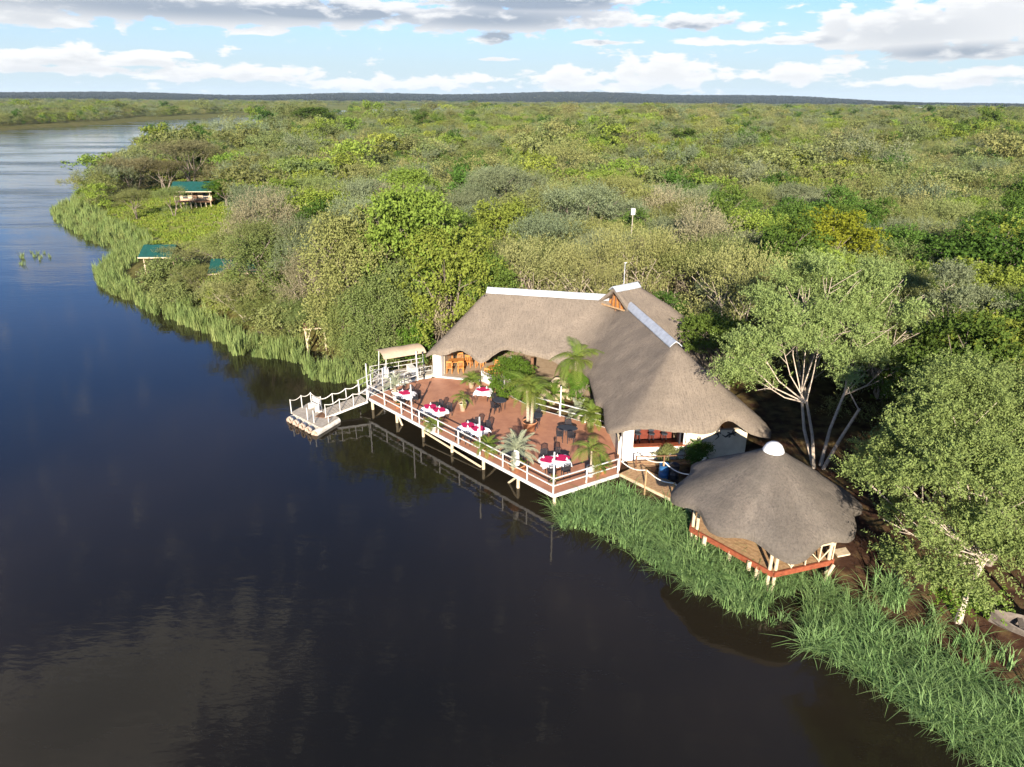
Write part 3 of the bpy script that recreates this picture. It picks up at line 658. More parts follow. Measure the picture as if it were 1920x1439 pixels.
def cloth_mesh(wd, dp, seed):
    rg = random.Random(seed); mb_ = MB(); nx, ny = 20, 14; vs = []
    for j in range(ny + 1):
        for i in range(nx + 1):
            u_, v_ = i / nx * 2 - 1, j / ny * 2 - 1
            X_, Y_ = u_ * (wd / 2 + .28), v_ * (dp / 2 + .28)
            ox, oy = max(0, abs(X_) - wd / 2), max(0, abs(Y_) - dp / 2)
            dr = math.hypot(ox, oy); ang = math.atan2(Y_, X_)
            X2 = math.copysign(min(abs(X_), wd / 2 + .05 + .25 * ox * (1 + .8 * math.sin(ang * 14 + seed))), X_) if ox else X_
            Y2 = math.copysign(min(abs(Y_), dp / 2 + .05 + .25 * oy * (1 + .8 * math.sin(ang * 14 + seed))), Y_) if oy else Y_
            vs.append((X2, Y2, .775 - dr * .92 + rg.uniform(-.003, .003)))
    n_ = len(vs); fs = []
    for j in range(ny):
        for i in range(nx):
            q_ = j * (nx + 1) + i; fs.append((q_, q_ + 1, q_ + nx + 2, q_ + nx + 1))
    mb_.add(vs, fs); return mb_
def deck_table(px, py, ang, wd, dpth, label, where, chairs):
    p = P(px, py, DZ + .76); rz = R(ang)
    o = thing('deck_table', 'black iron table under the white cloth ' + where, 'table', (p.x, p.y, DZ), rz, 'laid tables on the deck')
    b = MB(); b.box((0, 0, .735), (wd, dpth, .03)); b.build('table_top', 'black_iron', o)
    for sx in (-1, 1):
        for sy in (-1, 1):
            b = MB(); b.tube([(sx * (wd / 2 - .12), sy * (dpth / 2 - .1), 0), (sx * (wd / 2 - .08), sy * (dpth / 2 - .08), .72)], .02, 6); b.build('leg', 'black_iron', o)
    cl = cloth_mesh(wd, dpth, px % 7).build('tablecloth', 'cloth_white', None, True, (p.x, p.y, DZ)); cl.rotation_euler = (0, 0, rz); tag(cl, 'white cloth draped over the table ' + where, 'tablecloth', 'white tablecloths on the deck')
    c_, s_ = math.cos(rz), math.sin(rz)
    spots = (-.42, .42) if wd > 1.3 else (0,)
    for i, sx in enumerate(spots):
        ov = MB(); k = .5; hh = .012
        pts = []
        for a_ in range(24):
            th = a_ / 24 * 2 * math.pi; rr_ = .40 / (abs(math.cos(th)) ** 1.3 + abs(math.sin(th)) ** 1.3) ** (1 / 1.3) * 1.12 + .015 * math.sin(a_ * 5)
            pts.append((rr_ * math.cos(th) * 1.15, rr_ * math.sin(th)))
        ov.prism(pts, .781, .781 + hh); oo = ov.build('overlay_cloth', 'cloth_pink', None, False, (p.x + sx * c_, p.y + sx * s_, DZ)); oo.rotation_euler = (0, 0, rz + R(8 * i))
        tag(oo, 'crimson square overlay on the white cloth ' + where, 'tablecloth', 'crimson overlays')
        for (nx_, ny_) in (((-.22, .26), (.2, -.26)) if wd > 1.3 else ((-.3, .22), (.22, .26))):
            nm = MB(); nm.lathe([(.075, 0), (.05, .04), (.025, .11), (.0, .19)], 7); na_ = nm.build('napkin', 'cloth_white', None, False, (p.x + (sx + nx_) * c_ - ny_ * s_, p.y + (sx + nx_) * s_ + ny_ * c_, DZ + .78))
            tag(na_, 'folded white napkin standing on the table ' + where, 'napkin', 'folded napkins')
    for (dx, dy, rr) in chairs:
        ch = put_chair(ic0, icf, p.x + dx * c_ - dy * s_, p.y + dx * s_ + dy * c_, DZ, rz + rr + rnd.uniform(-.2, .2), 'black chair on ' + ('river' if dy < -.1 else 'lodge') + ' side' + ('' if wd < 1.3 else ', ' + ('gangway' if dx < 0 else 'pavilion') + ' end') + ' of table ' + where)
    return p
long4 = [(-.42, -.82, math.pi), (.42, -.82, math.pi), (-.42, .8, 0), (.42, .8, 0)]
sq4 = [(0, -.8, math.pi), (0, .8, 0), (-.85, 0, math.pi / 2), (.85, 0, -math.pi / 2)]
deck_table(760, 737, -15, 1.0, .9, '', 'beside the tall white palm tub', sq4[:2] + sq4[3:])
pA = deck_table(815, 766, -38, 1.55, .9, '', 'with a green bottle', long4)
deck_table(887, 801, -36, 1.65, .95, '', 'nearest the twin-stem palm', long4)
deck_table(905.5, 731, -10, 1.0, .85, '', 'in front of the low white panel', [])
deck_table(1041, 861, 12, 1.55, .9, '', 'by the river corner of the deck', long4)
bt = MB(); bt.lathe([(.0, 0), (.04, 0), (.04, .18), (.015, .24), (.015, .31), (0, .31)], 10); tag(bt.build('wine_bottle', 'glass_green', None, True, (pA.x + .15, pA.y + .22, DZ + .785)), 'dark green wine bottle on the crimson overlay', 'bottle')
def bare_table(px, py, ang, label, chairs, wd=1.3, dpth=.8):
    p = P(px, py, DZ + .74); rz = R(ang)
    o = thing('patio_table', label, 'table', (p.x, p.y, DZ), rz, 'bare tables on the deck')
    b = MB(); b.lathe([(0, .70), (wd / 2, .70), (wd / 2 + .02, .72), (wd / 2, .74), (0, .74)], 20)
    b.v = [(x_, y_ * dpth / wd, z_) for x_, y_, z_ in b.v]; b.build('table_top', 'dark_cloth', o)
    for k in range(4):
        a_ = math.pi / 4 + k * math.pi / 2; b = MB(); b.tube([(.42 * math.cos(a_), .3 * math.sin(a_), 0), (.34 * math.cos(a_), .22 * math.sin(a_), .7)], .02, 5); b.build('leg', 'black_iron', o)
    c_, s_ = math.cos(rz), math.sin(rz)
    for (dx, dy, rr) in chairs: put_chair(ic0, icf, p.x + dx * c_ - dy * s_, p.y + dx * s_ + dy * c_, DZ, rz + rr + rnd.uniform(-.3, .3), 'black garden chair at the ' + label)
bare_table(1064, 802, -12, 'bare dark oval table at the garden railing', [(-.4, -.55, math.pi), (.35, -.6, math.pi), (0, .6, 0)])
bare_table(937, 750, -40, 'bare dark round table below the low white panel', [(.1, -.6, math.pi), (-.5, .2, 1.5)], 1.0, .9)
bare_table(1002, 778, -30, 'bare dark table behind the twin-stem palm', [(.3, -.6, math.pi), (-.2, .6, 0)], 1.1, .9)
bare_table(953, 848, -40, 'bare dark table behind the white-trunk palm', [(-.5, .4, .4), (.4, .5, -.2)], 1.0, .8)

# ------------------------------------------------------------------ palms and pot plants
def frond_mesh(key, arch, droop, nleaf, lw, leafl, m_, seed, vee=.35):
    rg = random.Random(seed); mb_ = MB(); pts = []
    for i in range(11):
        t_ = i / 10; pts.append(Vector((t_ * (1 - .12 * t_), .03 * math.sin(t_ * 3 + seed), arch * t_ - droop * t_ * t_)))
    mb_.tube(pts, [.014 * (1 - .8 * i / 10) for i in range(11)], 4, False)
    for k in range(nleaf):
        t_ = .14 + .86 * k / nleaf; i = min(9, int(t_ * 10)); p = pts[i].lerp(pts[i + 1], t_ * 10 - i); d_ = (pts[i + 1] - pts[i]).normalized()
        ll = leafl * math.sin(math.pi * (.18 + .8 * t_)) ** .7 * rg.uniform(.85, 1.1)
        for s_ in (-1, 1):
            side = Vector((0, s_, 0)); up = Vector((0, 0, 1))
            dr = (side * .85 + d_ * (.45 + .4 * t_) + up * vee).normalized()
            m1 = p + dr * ll * .5; tip = p + dr * ll + Vector((0, 0, -ll * rg.uniform(.22, .5)))
            wv = d_ * lw * .5
            mb_.add([p - wv * .6, p + wv * .6, m1 + wv, m1 - wv, tip], [(0, 1, 2, 3), (3, 2, 4)])
    me_ = bpy.data.meshes.new('frond'); me_.from_pydata(mb_.v, [], mb_.f); me_.update(); me_.materials.append(M[m_]); return me_
FR = {}
def fronds(kind):
    if kind not in FR:
        spec = dict(green=(.55, .75, 17, .035, .26, 'leaf_palm', .3), droopy=(.65, 1.05, 18, .03, .30, 'leaf_palm', .05), grey=(.62, .42, 18, .028, .20, 'leaf_palm_grey', .5), yellow=(.8, .7, 16, .035, .26, 'leaf_bright', .3))[kind]
        FR[kind] = [frond_mesh(kind, spec[0] * k, spec[1] * k2, spec[2], spec[3], spec[4], spec[5], i + 3, spec[6]) for i, (k, k2) in enumerate(((1, 1), (1.15, .95), (.85, 1.1)))]
    return FR[kind]
def pot(parent, r, h, m_, taper=.72):
    b = MB(); b.lathe([(0, 0), (r * taper, 0), (r, h * .92), (r * 1.07, h * .93), (r * 1.07, h), (r * .92, h), (r * .9, h * .9), (0, h * .9)], 18); b.build('pot', m_, parent, True)
    b = MB(); b.lathe([(0, h * .92), (r * .9, h * .91)], 14); b.build('soil', 'soil', parent)
def palm(px, py, label, kind, th, tr, nf, fl, pitch=(-5, 70), potspec=None, z=DZ, group=None, bark='palm_bark', lean=0.0, stems=1, name='potted_palm', loc=None):
    p = loc if loc else P(px, py, z); o = thing(name, label, 'palm', (p.x, p.y, z), rnd.uniform(0, 6), group); h0 = 0
    if potspec: pot(o, *potspec); h0 = potspec[1] * .9
    for s_ in range(stems):
        ox = (s_ - (stems - 1) / 2) * .35; la = lean + (s_ - (stems - 1) / 2) * .12
        hh = th * (1 - .08 * s_)
        top = Vector((ox + la * hh, 0, h0 + hh))
        if th > .05:
            b = MB(); k = 8; b.tube([(ox + la * hh * (i / k) ** 1.3, 0, h0 - .05 + (hh + .05) * i / k) for i in range(k + 1)], [tr * (1.25 - .35 * i / k + (.08 if i % 2 else 0)) for i in range(k + 1)], 8); b.build('trunk', bark, o, True)
        ms = fronds(kind)
        for i in range(nf):
            f_ = bpy.data.objects.new('frond', ms[i % 3]); col.objects.link(f_); f_.parent = o
            u_ = (i + .5) / nf; pt = pitch[0] + (pitch[1] - pitch[0]) * u_ ** 1.2
            f_.location = top; f_.rotation_euler = (rnd.uniform(-.15, .15), -R(pt - 25), i * 2.39996 + rnd.uniform(-.2, .2)); L = fl * rnd.uniform(.85, 1.1); f_.scale = (L, L, L)
    return o
palm(742, 752, 'pale grey-green palm in a tall white tub near the gangway', 'grey', .55, .10, 22, 1.15, (0, 80), (.26, .75, 'pot_white', .6))
palm(868, 770, 'small palm in a cream clay pot in mid deck', 'green', .45, .05, 13, .95, (-15, 65), (.27, .58, 'pot_cream'))
palm(884, 727, 'bushy palm in a cream pot next to the low white panel', 'green', .12, .06, 30, 1.0, (10, 85), (.26, .5, 'pot_cream'))
palm(814, 808, 'low green bushy palm against the river railing', 'green', .05, .06, 20, .85, (0, 85), (.24, .35, 'pot_white'))
palm(803, 800, 'small cream pot plant by the lamp post foot', 'green', .02, .05, 12, .55, (0, 85), (.2, .33, 'pot_cream'))
palm(914, 855, 'bushy yellow-green palm in an orange pot at the river railing', 'green', .15, .06, 30, 1.0, (5, 88), (.26, .5, 'terracotta'))
palm(968, 882, 'pale palm with painted white trunk in a wide orange bowl', 'grey', .95, .17, 26, 1.55, (-12, 82), (.50, .42, 'terracotta', .7), bark='pot_white')
palm(980, 880, 'small green shrub beside the white-trunk palm bowl', 'yellow', .02, .05, 10, .55, (0, 80), (.2, .3, 'terracotta'))
palm(993, 806, 'tall twin-stem palm in a big orange pot on the deck', 'droopy', 2.35, .10, 14, 1.75, (5, 88), (.48, .62, 'terracotta'), stems=2)
palm(1107, 893, 'slim arching palm in a tall white pot near the corner', 'droopy', 1.1, .055, 12, 1.5, (-15, 75), (.25, .62, 'pot_white', .7), name='potted_palm')
palm(1130, 888, 'small yellow-green pot plant beside the slim arching palm', 'yellow', .1, .05, 16, .75, (0, 85), (.2, .38, 'terracotta'))
palm(1107, 800, 'bushy palm clump at the garden railing under the eave', 'green', .35, .10, 30, 1.35, (0, 88), (.34, .45, 'pot_cream'))
palm(747, 765, 'round red clay pot with stubby plant by the tall white tub', 'yellow', .02, .05, 8, .35, (0, 80), (.25, .42, 'terracotta', .8))
palm(1036, 908, 'little pot plant in the river corner of the railing', 'yellow', .02, .04, 10, .45, (0, 85), (.16, .22, 'pot_cream'))
# garden court between the two wings
GZ = .85
palm(0, 0, 'tall arching palm standing in the garden between the wings', 'droopy', 3.1, .13, 17, 2.3, (-20, 85), None, GZ, name='garden_palm', loc=Vector((4.55, 46.4, GZ)))
palm(0, 0, 'low spreading palm beside the eave in the garden', 'green', .3, .12, 18, 1.7, (5, 80), None, GZ, name='garden_palm', loc=Vector((5.35, 43.6, GZ)))
palm(0, 0, 'squat blue-green palm behind the garden railing', 'grey', .25, .12, 20, 1.5, (0, 80), None, GZ, name='garden_palm', loc=Vector((4.55, 43.5, GZ)))
palm(0, 0, 'bright green palm against the stone feature', 'yellow', .7, .10, 16, 1.5, (-5, 80), None, GZ, name='garden_palm', loc=Vector((3.0, 46.0, GZ)))
gb = thing('garden_rockery', 'cream stone rockery in the garden between the wings', 'rockery', (3.6, 47.2, .7))
for i in range(34):
    a_ = rnd.uniform(0, 6.28); r_ = rnd.uniform(0, 1) ** .6; s_ = rnd.uniform(.22, .48); b = MB(); zz = (1 - r_) * 1.5
    bmm = bmesh.new(); bmesh.ops.create_icosphere(bmm, subdivisions=1, radius=s_)
    for v in bmm.verts: v.co *= rnd.uniform(.75, 1.15); v.co.z *= .75
    me_ = bpy.data.meshes.new('rock'); bmm.to_mesh(me_); bmm.free(); me_.materials.append(M['stone']); ro = link('rock', me_, gb, (math.cos(a_) * r_ * 1.1 - .3, math.sin(a_) * r_ * .8, .1 + zz)); ro.rotation_euler = (rnd.uniform(0, 3), 0, rnd.uniform(0, 6))

# ------------------------------------------------------------------ gangway and floating pontoon
gw = thing('gangway', 'grey plank gangway with white rope rails down to the pontoon', 'gangway', (0, 0, 0))
ga = P(686, 748, .98) + Vector((-.15, .15, 0)); gb_ = P(603, 777, .55); gd = (gb_ - ga); gl = gd.length; gdn = gd.normalized(); gn = Vector((-gdn.y, gdn.x, 0)).normalized(); gwid = 1.25
for i in range(int(gl / .24)):
    p = ga + gdn * (.12 + i * .24); q = MB(); q.bar(p - gn * gwid / 2, p + gn * gwid / 2, .21, .035); q.build('plank', 'wood_grey', gw)
for s_ in (-1, 1):
    q = MB(); q.bar(ga + gn * s_ * .58 - Vector((0, 0, .10)), gb_ + gn * s_ * .58 - Vector((0, 0, .10)), .07, .14); q.build('side_beam', 'white_paint', gw)
    tops = []
    for k in (0, .33, .66, 1.0):
        p = ga.lerp(gb_, .02 + k * .96) + gn * s_ * .62; q = MB(); q.tube([p - Vector((0, 0, .1)), p + Vector((0, 0, .95))], .03, 6); q.build('post', 'white_paint', gw); tops.append(p + Vector((0, 0, .93)))
    for a_, b_ in zip(tops, tops[1:]):
        q = MB(); q.tube([a_.lerp(b_, t_ / 8) - Vector((0, 0, .16 * math.sin(math.pi * t_ / 8))) for t_ in range(9)], .028, 5); q.build('rope', 'rope', gw)
pt = thing('pontoon', 'floating pontoon on white drums with rusty ends and posts', 'pontoon', (0, 0, 0))
pc0, pc1, pc2, pc3 = P(545, 777, .35), P(600, 806, .35), P(633, 787, .35), P(580, 758, .35)
ux = (pc1 - pc0); uy = (pc3 - pc0)
for i in range(14):
    a_ = pc0 + ux * ((i + .5) / 14); q = MB(); q.bar(a_ + uy * .02 + Vector((0, 0, .1)), a_ + uy * .98 + Vector((0, 0, .1)), ux.length / 14 - .02, .04); q.build('plank', 'wood_grey', pt)
for i in range(5):
    a_ = pc0 + ux * ((i + .35) / 4.7); L_ = uy.normalized(); q = MB(); r_ = .27
    q.tube([a_ - L_ * .35 - Vector((0, 0, .27)), a_ + uy + L_ * .1 - Vector((0, 0, .27))], r_, 14); dr = q.build('drum', 'drum_white', pt, False)
    q = MB(); q.tube([a_ - L_ * .40 - Vector((0, 0, .27)), a_ - L_ * .33 - Vector((0, 0, .27))], r_ * .96, 14); q.build('drum_end', 'rust', pt)
    if i in (0, 1, 2, 3):
        q = MB(); cc = a_ - L_ * .5 + ux.normalized() * .3 - Vector((0, 0, .05)); q.tube([cc + (ux.normalized() * math.cos(k / 10 * 6.2832) + Vector((0, 0, 1)) * math.sin(k / 10 * 6.2832)) * .2 for k in range(11)], .07, 6, False); q.build('fender_ring', 'rust', pt)
tops = []
for (u_, v_) in ((.0, .05), (.05, .55), (.12, .95), (.45, .98)):
    p = pc0 + ux * u_ + uy * v_; q = MB(); q.tube([p, p + Vector((0, 0, 1.1))], .035, 6); q.build('post', 'white_paint', pt); tops.append(p + Vector((0, 0, 1.05)))
for a_, b_ in zip(tops, tops[1:]):
    q = MB(); q.tube([a_.lerp(b_, t_ / 8) - Vector((0, 0, .14 * math.sin(math.pi * t_ / 8))) for t_ in range(9)], .022, 5); q.build('rope', 'rope', pt)
for (u_, v_) in ((.55, .08), (.75, .1), (.98, .5)):
    p = pc0 + ux * u_ + uy * v_; q = MB(); q.tube([p, p + Vector((0, 0, 1.05 if u_ < .9 else .5))], .035, 6); q.build('post', 'white_paint', pt)
p = pc0 + ux * .35 + uy * .75
bc = thing('bench', 'small white bench with slatted back standing on the pontoon', 'bench', (p.x, p.y, .47), math.atan2(ux.y, ux.x))
for k in range(3): q = MB(); q.box((0, -.13 + k * .14, .42), (1.0, .11, .03)); q.build('seat_slat', 'white_paint', bc)
for k in range(3): q = MB(); q.box((0, .22, .55 + k * .14), (1.0, .03, .1)); q.build('back_slat', 'white_paint', bc)
for sx in (-.42, .42): q = MB(); q.box((sx, 0, .2), (.05, .4, .4)); q.build('leg', 'white_paint', bc)
p = pc0 + ux * .72 + uy * .72
mt = MB(); mt.box((0, 0, .02), (1.1, .75, .03)); mt2 = mt.build('door_mat', 'wood_brown', None, False, (p.x, p.y, .475)); mt2.rotation_euler = (0, 0, math.atan2(ux.y, ux.x) + .5); tag(mt2, 'brown mat lying on the pontoon at the gangway foot', 'mat')

# ------------------------------------------------------------------ pontoon boat with canopy, moored behind the railing
bo = thing('pontoon_boat', 'moored cruise boat with beige canopy on a white frame', 'boat', (-8.9, 52.6, 0), R(28))
for s_ in (-1, 1):
    q = MB(); q.tube([(-2.4, s_ * .85, .05), (1.9, s_ * .85, .05), (2.35, s_ * .85, .14), (2.6, s_ * .85, .3)], [.3, .3, .2, .04], 12); q.build('float', 'drum_white', bo, True)
q = MB(); q.box((0, 0, .44), (4.8, 2.2, .1)); q.build('floor', 'wood_grey', bo)
corners = [(-1.5, -.9), (1.5, -.9), (1.5, .9), (-1.5, .9)]
for (x_, y_) in corners: q = MB(); q.tube([(x_ * 1.1, y_, .49), (x_, y_, 2.5)], .035, 6); q.build('canopy_post', 'white_paint', bo)
cn = MB(); vs = []; fs = []
for i in range(9):
    for j in range(7):
        u_, v_ = i / 8 * 2 - 1, j / 6 * 2 - 1; vs.append((u_ * 1.75, v_ * 1.1, 2.5 + .2 * (1 - v_ * v_) - (.12 if abs(v_) > .99 else 0) - .03 * math.sin(i * 1.6) * (1 - v_ * v_)))
for i in range(8):
    for j in range(6): q_ = i * 7 + j; fs.append((q_, q_ + 7, q_ + 8, q_ + 1))
m0 = len(vs); vs += [(a_, b_, c_ - .03) for a_, b_, c_ in vs]; fs += [tuple(m0 + i for i in f_)[::-1] for f_ in fs]
cn.add(vs, fs); cn.build('canopy', 'canvas', bo, True)
for s_ in (-1, 1):
    for h_ in (.8, 1.15): q = MB(); q.bar((-2.3, s_ * 1.05, h_), (2.2, s_ * 1.05, h_), .035, .035); q.build('rail', 'white_paint', bo)
    for x_ in (-2.3, -1.1, .1, 1.2, 2.2): q = MB(); q.bar((x_, s_ * 1.05, .49), (x_, s_ * 1.05, 1.17), .03, .03); q.build('rail_post', 'white_paint', bo)
for h_ in (.8, 1.15): q = MB(); q.bar((-2.3, -1.05, h_), (-2.3, 1.05, h_), .035, .035); q.build('rail', 'white_paint', bo)
ob = MB(); ob.lathe([(0, 0), (.26, .02), (.29, .3), (.26, .75), (.17, .98), (0, 1.05)], 14); ob.build('seat_cover', 'cap_white', bo, True, (-1.5, -.55, .5))
q = MB(); q.box((.9, 0, .7), (.5, 1.4, .42)); q.build('seat', 'cap_white', bo)
# small walkway between boat and deck
bw = thing('boarding_walk', 'narrow grey plank walk between the gangway lamp post and the boat', 'walkway', (0, 0, 0))
w0, w1 = P(693, 742, .95), P(742, 716, .9); wd_ = (w1 - w0); wn = Vector((-wd_.y, wd_.x, 0)).normalized()
for i in range(16):
    p = w0 + wd_ * ((i + .5) / 16); q = MB(); q.bar(p, p + wn * 1.1, wd_.length / 16 - .03, .04); q.build('plank', 'wood_grey', bw)
for s_ in (0, 1.1):
    for h_ in (.5, .95): q = MB(); q.bar(w0 + wn * s_ + Vector((0, 0, h_)), w1 + wn * s_ + Vector((0, 0, h_)), .04, .04); q.build('rail', 'white_paint', bw)
    for k in (0.05, .5, .95): p = w0 + wd_ * k + wn * s_; q = MB(); q.bar(p - Vector((0, 0, 1.5)), p + Vector((0, 0, .95)), .06, .06); q.build('post', 'white_paint', bw)

# ------------------------------------------------------------------ footbridge and small terrace in front of the bar window
fb = thing('footbridge', 'brown plank footbridge with rope rails from deck to pavilion', 'bridge', (0, 0, 0))
f0, f1 = P(1163, 888, .96), P(1264, 938, 1.05); fd = f1 - f0; fdn = fd.normalized(); fn = Vector((-fdn.y, fdn.x, 0)); fn = fn if fn.y > 0 else -fn
nb_ = int(fd.length / .2)
for i in range(nb_ + 6):
    p = f0 + fdn * (.1 + i * .2); q = MB(); q.bar(p, p + fn * 1.5 , .18, .04); q.build('plank', 'wood_tan', fb)
for s_ in (.02, 1.45): q = MB(); q.bar(f0 + fn * s_ - Vector((0, 0, .1)), f1 + fdn * 1.2 + fn * s_ - Vector((0, 0, .1)), .08, .16); q.build('side_beam', 'pole_wood', fb)
tops = []
for s_ in (0, 1.5):
    tops = []
    for k in (.48, .98):
        p = f0 + fd * k + fn * s_; q = MB(); q.tube([p - Vector((0, 0, 1.6)), p + Vector((0, 0, 1.05))], .055, 7); q.build('post', 'wood_tan', fb); tops.append(p + Vector((0, 0, 1.0)))
    tops = [f0 + fn * s_ + Vector((0, 0, .8))] + tops + [f1 + fdn * 1.3 + fn * s_ + Vector((0, 0, .9))]
    for a_, b_ in zip(tops, tops[1:]): q = MB(); q.tube([a_.lerp(b_, t_ / 8) - Vector((0, 0, .22 * math.sin(math.pi * t_ / 8))) for t_ in range(9)], .03, 5); q.build('rope', 'rope', fb)
tr_ = thing('entrance_terrace', 'small brown plank terrace with pole rails below the bar window', 'terrace', (0, 0, 0))
for i in range(13):
    q = MB(); y_ = 35.95 + i * .105; q.bar((6.95, y_, .93), (10.9, y_ + .32, .93), .095, .04); q.build('plank', 'wood_tan' if i % 3 else 'wood_brown', tr_)
for (a_, b_) in (((7.25, 36.0), (8.9, 36.1)), ((8.9, 36.1), (10.8, 36.3))):
    for h_ in (.5, .95): q = MB(); q.tube([(*a_, .95 + h_), (*b_, .95 + h_)], .03, 6); q.build('rail', 'wood_brown', tr_)
for (x_, y_) in ((7.25, 36.0), (8.9, 36.1), (10.8, 36.3)): q = MB(); q.tube([(x_, y_, -.2), (x_, y_, 1.95)], .05, 7); q.build('post', 'wood_brown', tr_)
for (x_, y_, m_, lab) in ((8.75, 35.3, 'blue_plastic', 'blue drum standing on the bank under the brown terrace'), (9.3, 35.2, 'black_iron', 'black drum standing on the bank under the brown terrace')):
    q = MB(); q.lathe([(0, 0), (.29, 0), (.3, .03), (.28, .28), (.3, .3), (.28, .32), (.28, .58), (.3, .6), (.28, .62), (.28, .86), (.3, .88), (.27, .88), (.27, .85), (0, .85)], 16); o_ = q.build('drum', m_, None, True, (x_, y_, lz(x_, y_) - .02)); tag(o_, lab, 'drum')

# ------------------------------------------------------------------ pavilion
PC = Vector((12.4, 29.5)); PZ = 6.05
pav = thing('thatched_pavilion', 'open thatched pavilion with white cap on stilts over the reeds', 'pavilion', (0, 0, 0))
def pav_r(th):
    k = math.cos(4 * (th - R(176)))            # lobes every 90 degrees plus in-between
    k8 = math.cos(8 * (th - R(176)))
    return 4.12 + .27 * k8 + .16 * math.cos(4 * (th - R(176))) + .12 * math.cos(th - R(265))
def pav_h(x_, y_):
    dx, dy = x_ - PC.x, y_ - PC.y; r_ = math.hypot(dx, dy) + 1e-6; th = math.atan2(dy, dx)
    oc = r_ * (1 - .028 * math.cos(8 * (th - R(176))) * min(1, r_ / 3))
    return PZ - .745 * oc + .022 * oc * oc - .10 * max(0, r_ - 3.3) ** 2 + .25 * math.exp(-(r_ / .6) ** 2) * 0, r_
ol = [Vector((PC.x + pav_r(2 * math.pi * i / 150) * math.cos(2 * math.pi * i / 150), PC.y + pav_r(2 * math.pi * i / 150) * math.sin(2 * math.pi * i / 150))) for i in range(150)]
proof = roof_sheet('roof', ol, pav_h, 'thatch_grey', pav, thick=.26, grid=.27, seed=11, jit=.02)
q = MB(); q.lathe([(.50, -.36), (.47, -.26), (.36, -.06), (.2, .06), (0, .1)], 24, (PC.x, PC.y, PZ + .03)); q.build('cap', 'cap_white', proof, True)
PF = [P(1297, 990, 1.2), P(1450, 1074, 1.2), P(1560, 1050, 1.2)] + [Vector((15.7, 30.6, 1.2)), Vector((13.8, 33.0, 1.2)), Vector((10.2, 33.2, 1.2))]
# floor boards, clipped to the hexagon
fdir = (PF[1] - PF[0]).normalized(); fnr = Vector((-fdir.y, fdir.x, 0)); poly2 = [(p.x, p.y) for p in PF]
ts = np.arange(-1, 12, .22)
for t_ in ts:
    base = PF[0] + fnr * float(t_); hits = []
    for i in range(6):
        a_, b_ = PF[i], PF[(i + 1) % 6]; da = (a_ - base).dot(fnr); db = (b_ - base).dot(fnr)
        if da * db < 0: k = da / (da - db); hits.append((a_.lerp(b_, k) - base).dot(fdir))
    if len(hits) == 2 and abs(hits[0] - hits[1]) > .3:
        h0_, h1_ = min(hits), max(hits); q = MB(); q.bar(base + fdir * (h0_ + .02), base + fdir * (h1_ - .02), .2, .05); q.build('floor_board', 'wood_tan', pav)
for i in range(6):
    a_, b_ = PF[i], PF[(i + 1) % 6]; dd = (b_ - a_).normalized(); nn = Vector((dd.y, -dd.x, 0)); nn = nn if nn.dot((a_ + b_) / 2 - Vector((PC.x, PC.y, 1.2))) > 0 else -nn
    q = MB(); q.bar(a_ + nn * .06 - Vector((0, 0, .08)), b_ + nn * .06 - Vector((0, 0, .08)), .09, .26); q.build('edge_beam', 'wood_red', pav)
    for k, sep_ in ((0.0, .14), (0.0, -.14)):
        p = a_.lerp(b_, .02) if sep_ > 0 else a_.lerp(PF[i - 1], .02); p = p + (Vector((PC.x, PC.y, 0)) - Vector((p.x, p.y, 0))).normalized() * .12 + dd * sep_ * .6
        q = MB(); q.tube([(p.x, p.y, -.6), (p.x, p.y, 3.35)], .08, 8); q.build('post', 'pole_wood', pav)
for k in (.17, .5, .83):
    p = PF[0].lerp(PF[1], k); q = MB(); q.tube([(p.x, p.y, -.5), (p.x, p.y, 1.12)], .11, 8); q.build('stilt', 'pole_wood', pav)
for k in (.2, .75):
    p = PF[0].lerp(PF[1], k) + fdir * 0 - fnr * .14 if fnr.dot(Vector((PC.x, PC.y, 0)) - PF[0]) > 0 else PF[0].lerp(PF[1], k) + fnr * .14
    q = MB(); q.tube([(p.x, p.y, .75), (p.x, p.y, 1.22)], .1, 8); q.build('stilt', 'pole_wood', pav)
# railing with crossed poles on the short front side
ra, rb = PF[1], PF[2]; rdv = rb - ra
for h_ in (.95,): q = MB(); q.tube([ra + rdv * .03 + Vector((0, 0, h_)), rb - rdv * .03 + Vector((0, 0, h_))], .045, 7); q.build('rail', 'pole_wood', pav)
for i in range(4):
    a_ = ra + rdv * (.06 + i * .235); b_ = ra + rdv * (.06 + (i + 1) * .235)
    lo, hi = (a_, b_) if i % 2 else (b_, a_)
    q = MB(); q.tube([lo + Vector((0, 0, .1)), hi + Vector((0, 0, .92))], .032, 6); q.build('rail_brace', 'pole_wood', pav)
    q = MB(); q.tube([b_ + Vector((0, 0, .05)), b_ + Vector((0, 0, .95))], .035, 6); q.build('rail_post', 'pole_wood', pav)
ra2, rb2 = PF[2], PF[3]; q = MB(); q.tube([ra2 + Vector((0, 0, .95)), rb2 + Vector((0, 0, .95))], .045, 7); q.build('rail', 'pole_wood', pav)
p = P(1563, 1060, 1.1); q = MB(); q.tube([p, (p.x - 1.3, p.y - 1.1, -.15)], .08, 7); q.build('brace', 'pole_wood', pav)
for i in range(6):
    a_ = PF[i]; d_ = Vector((PC.x, PC.y, PZ - .75)); q = MB(); q.tube([(a_.x, a_.y, 2.75), tuple(d_)], .05, 6); q.build('rafter', 'wood_brown', pav)
bs = PF[0].lerp(PF[1], .45) - fdir * 0 + (Vector((PC.x, PC.y, 1.2)) - PF[0].lerp(PF[1], .45)).normalized() * 1.9
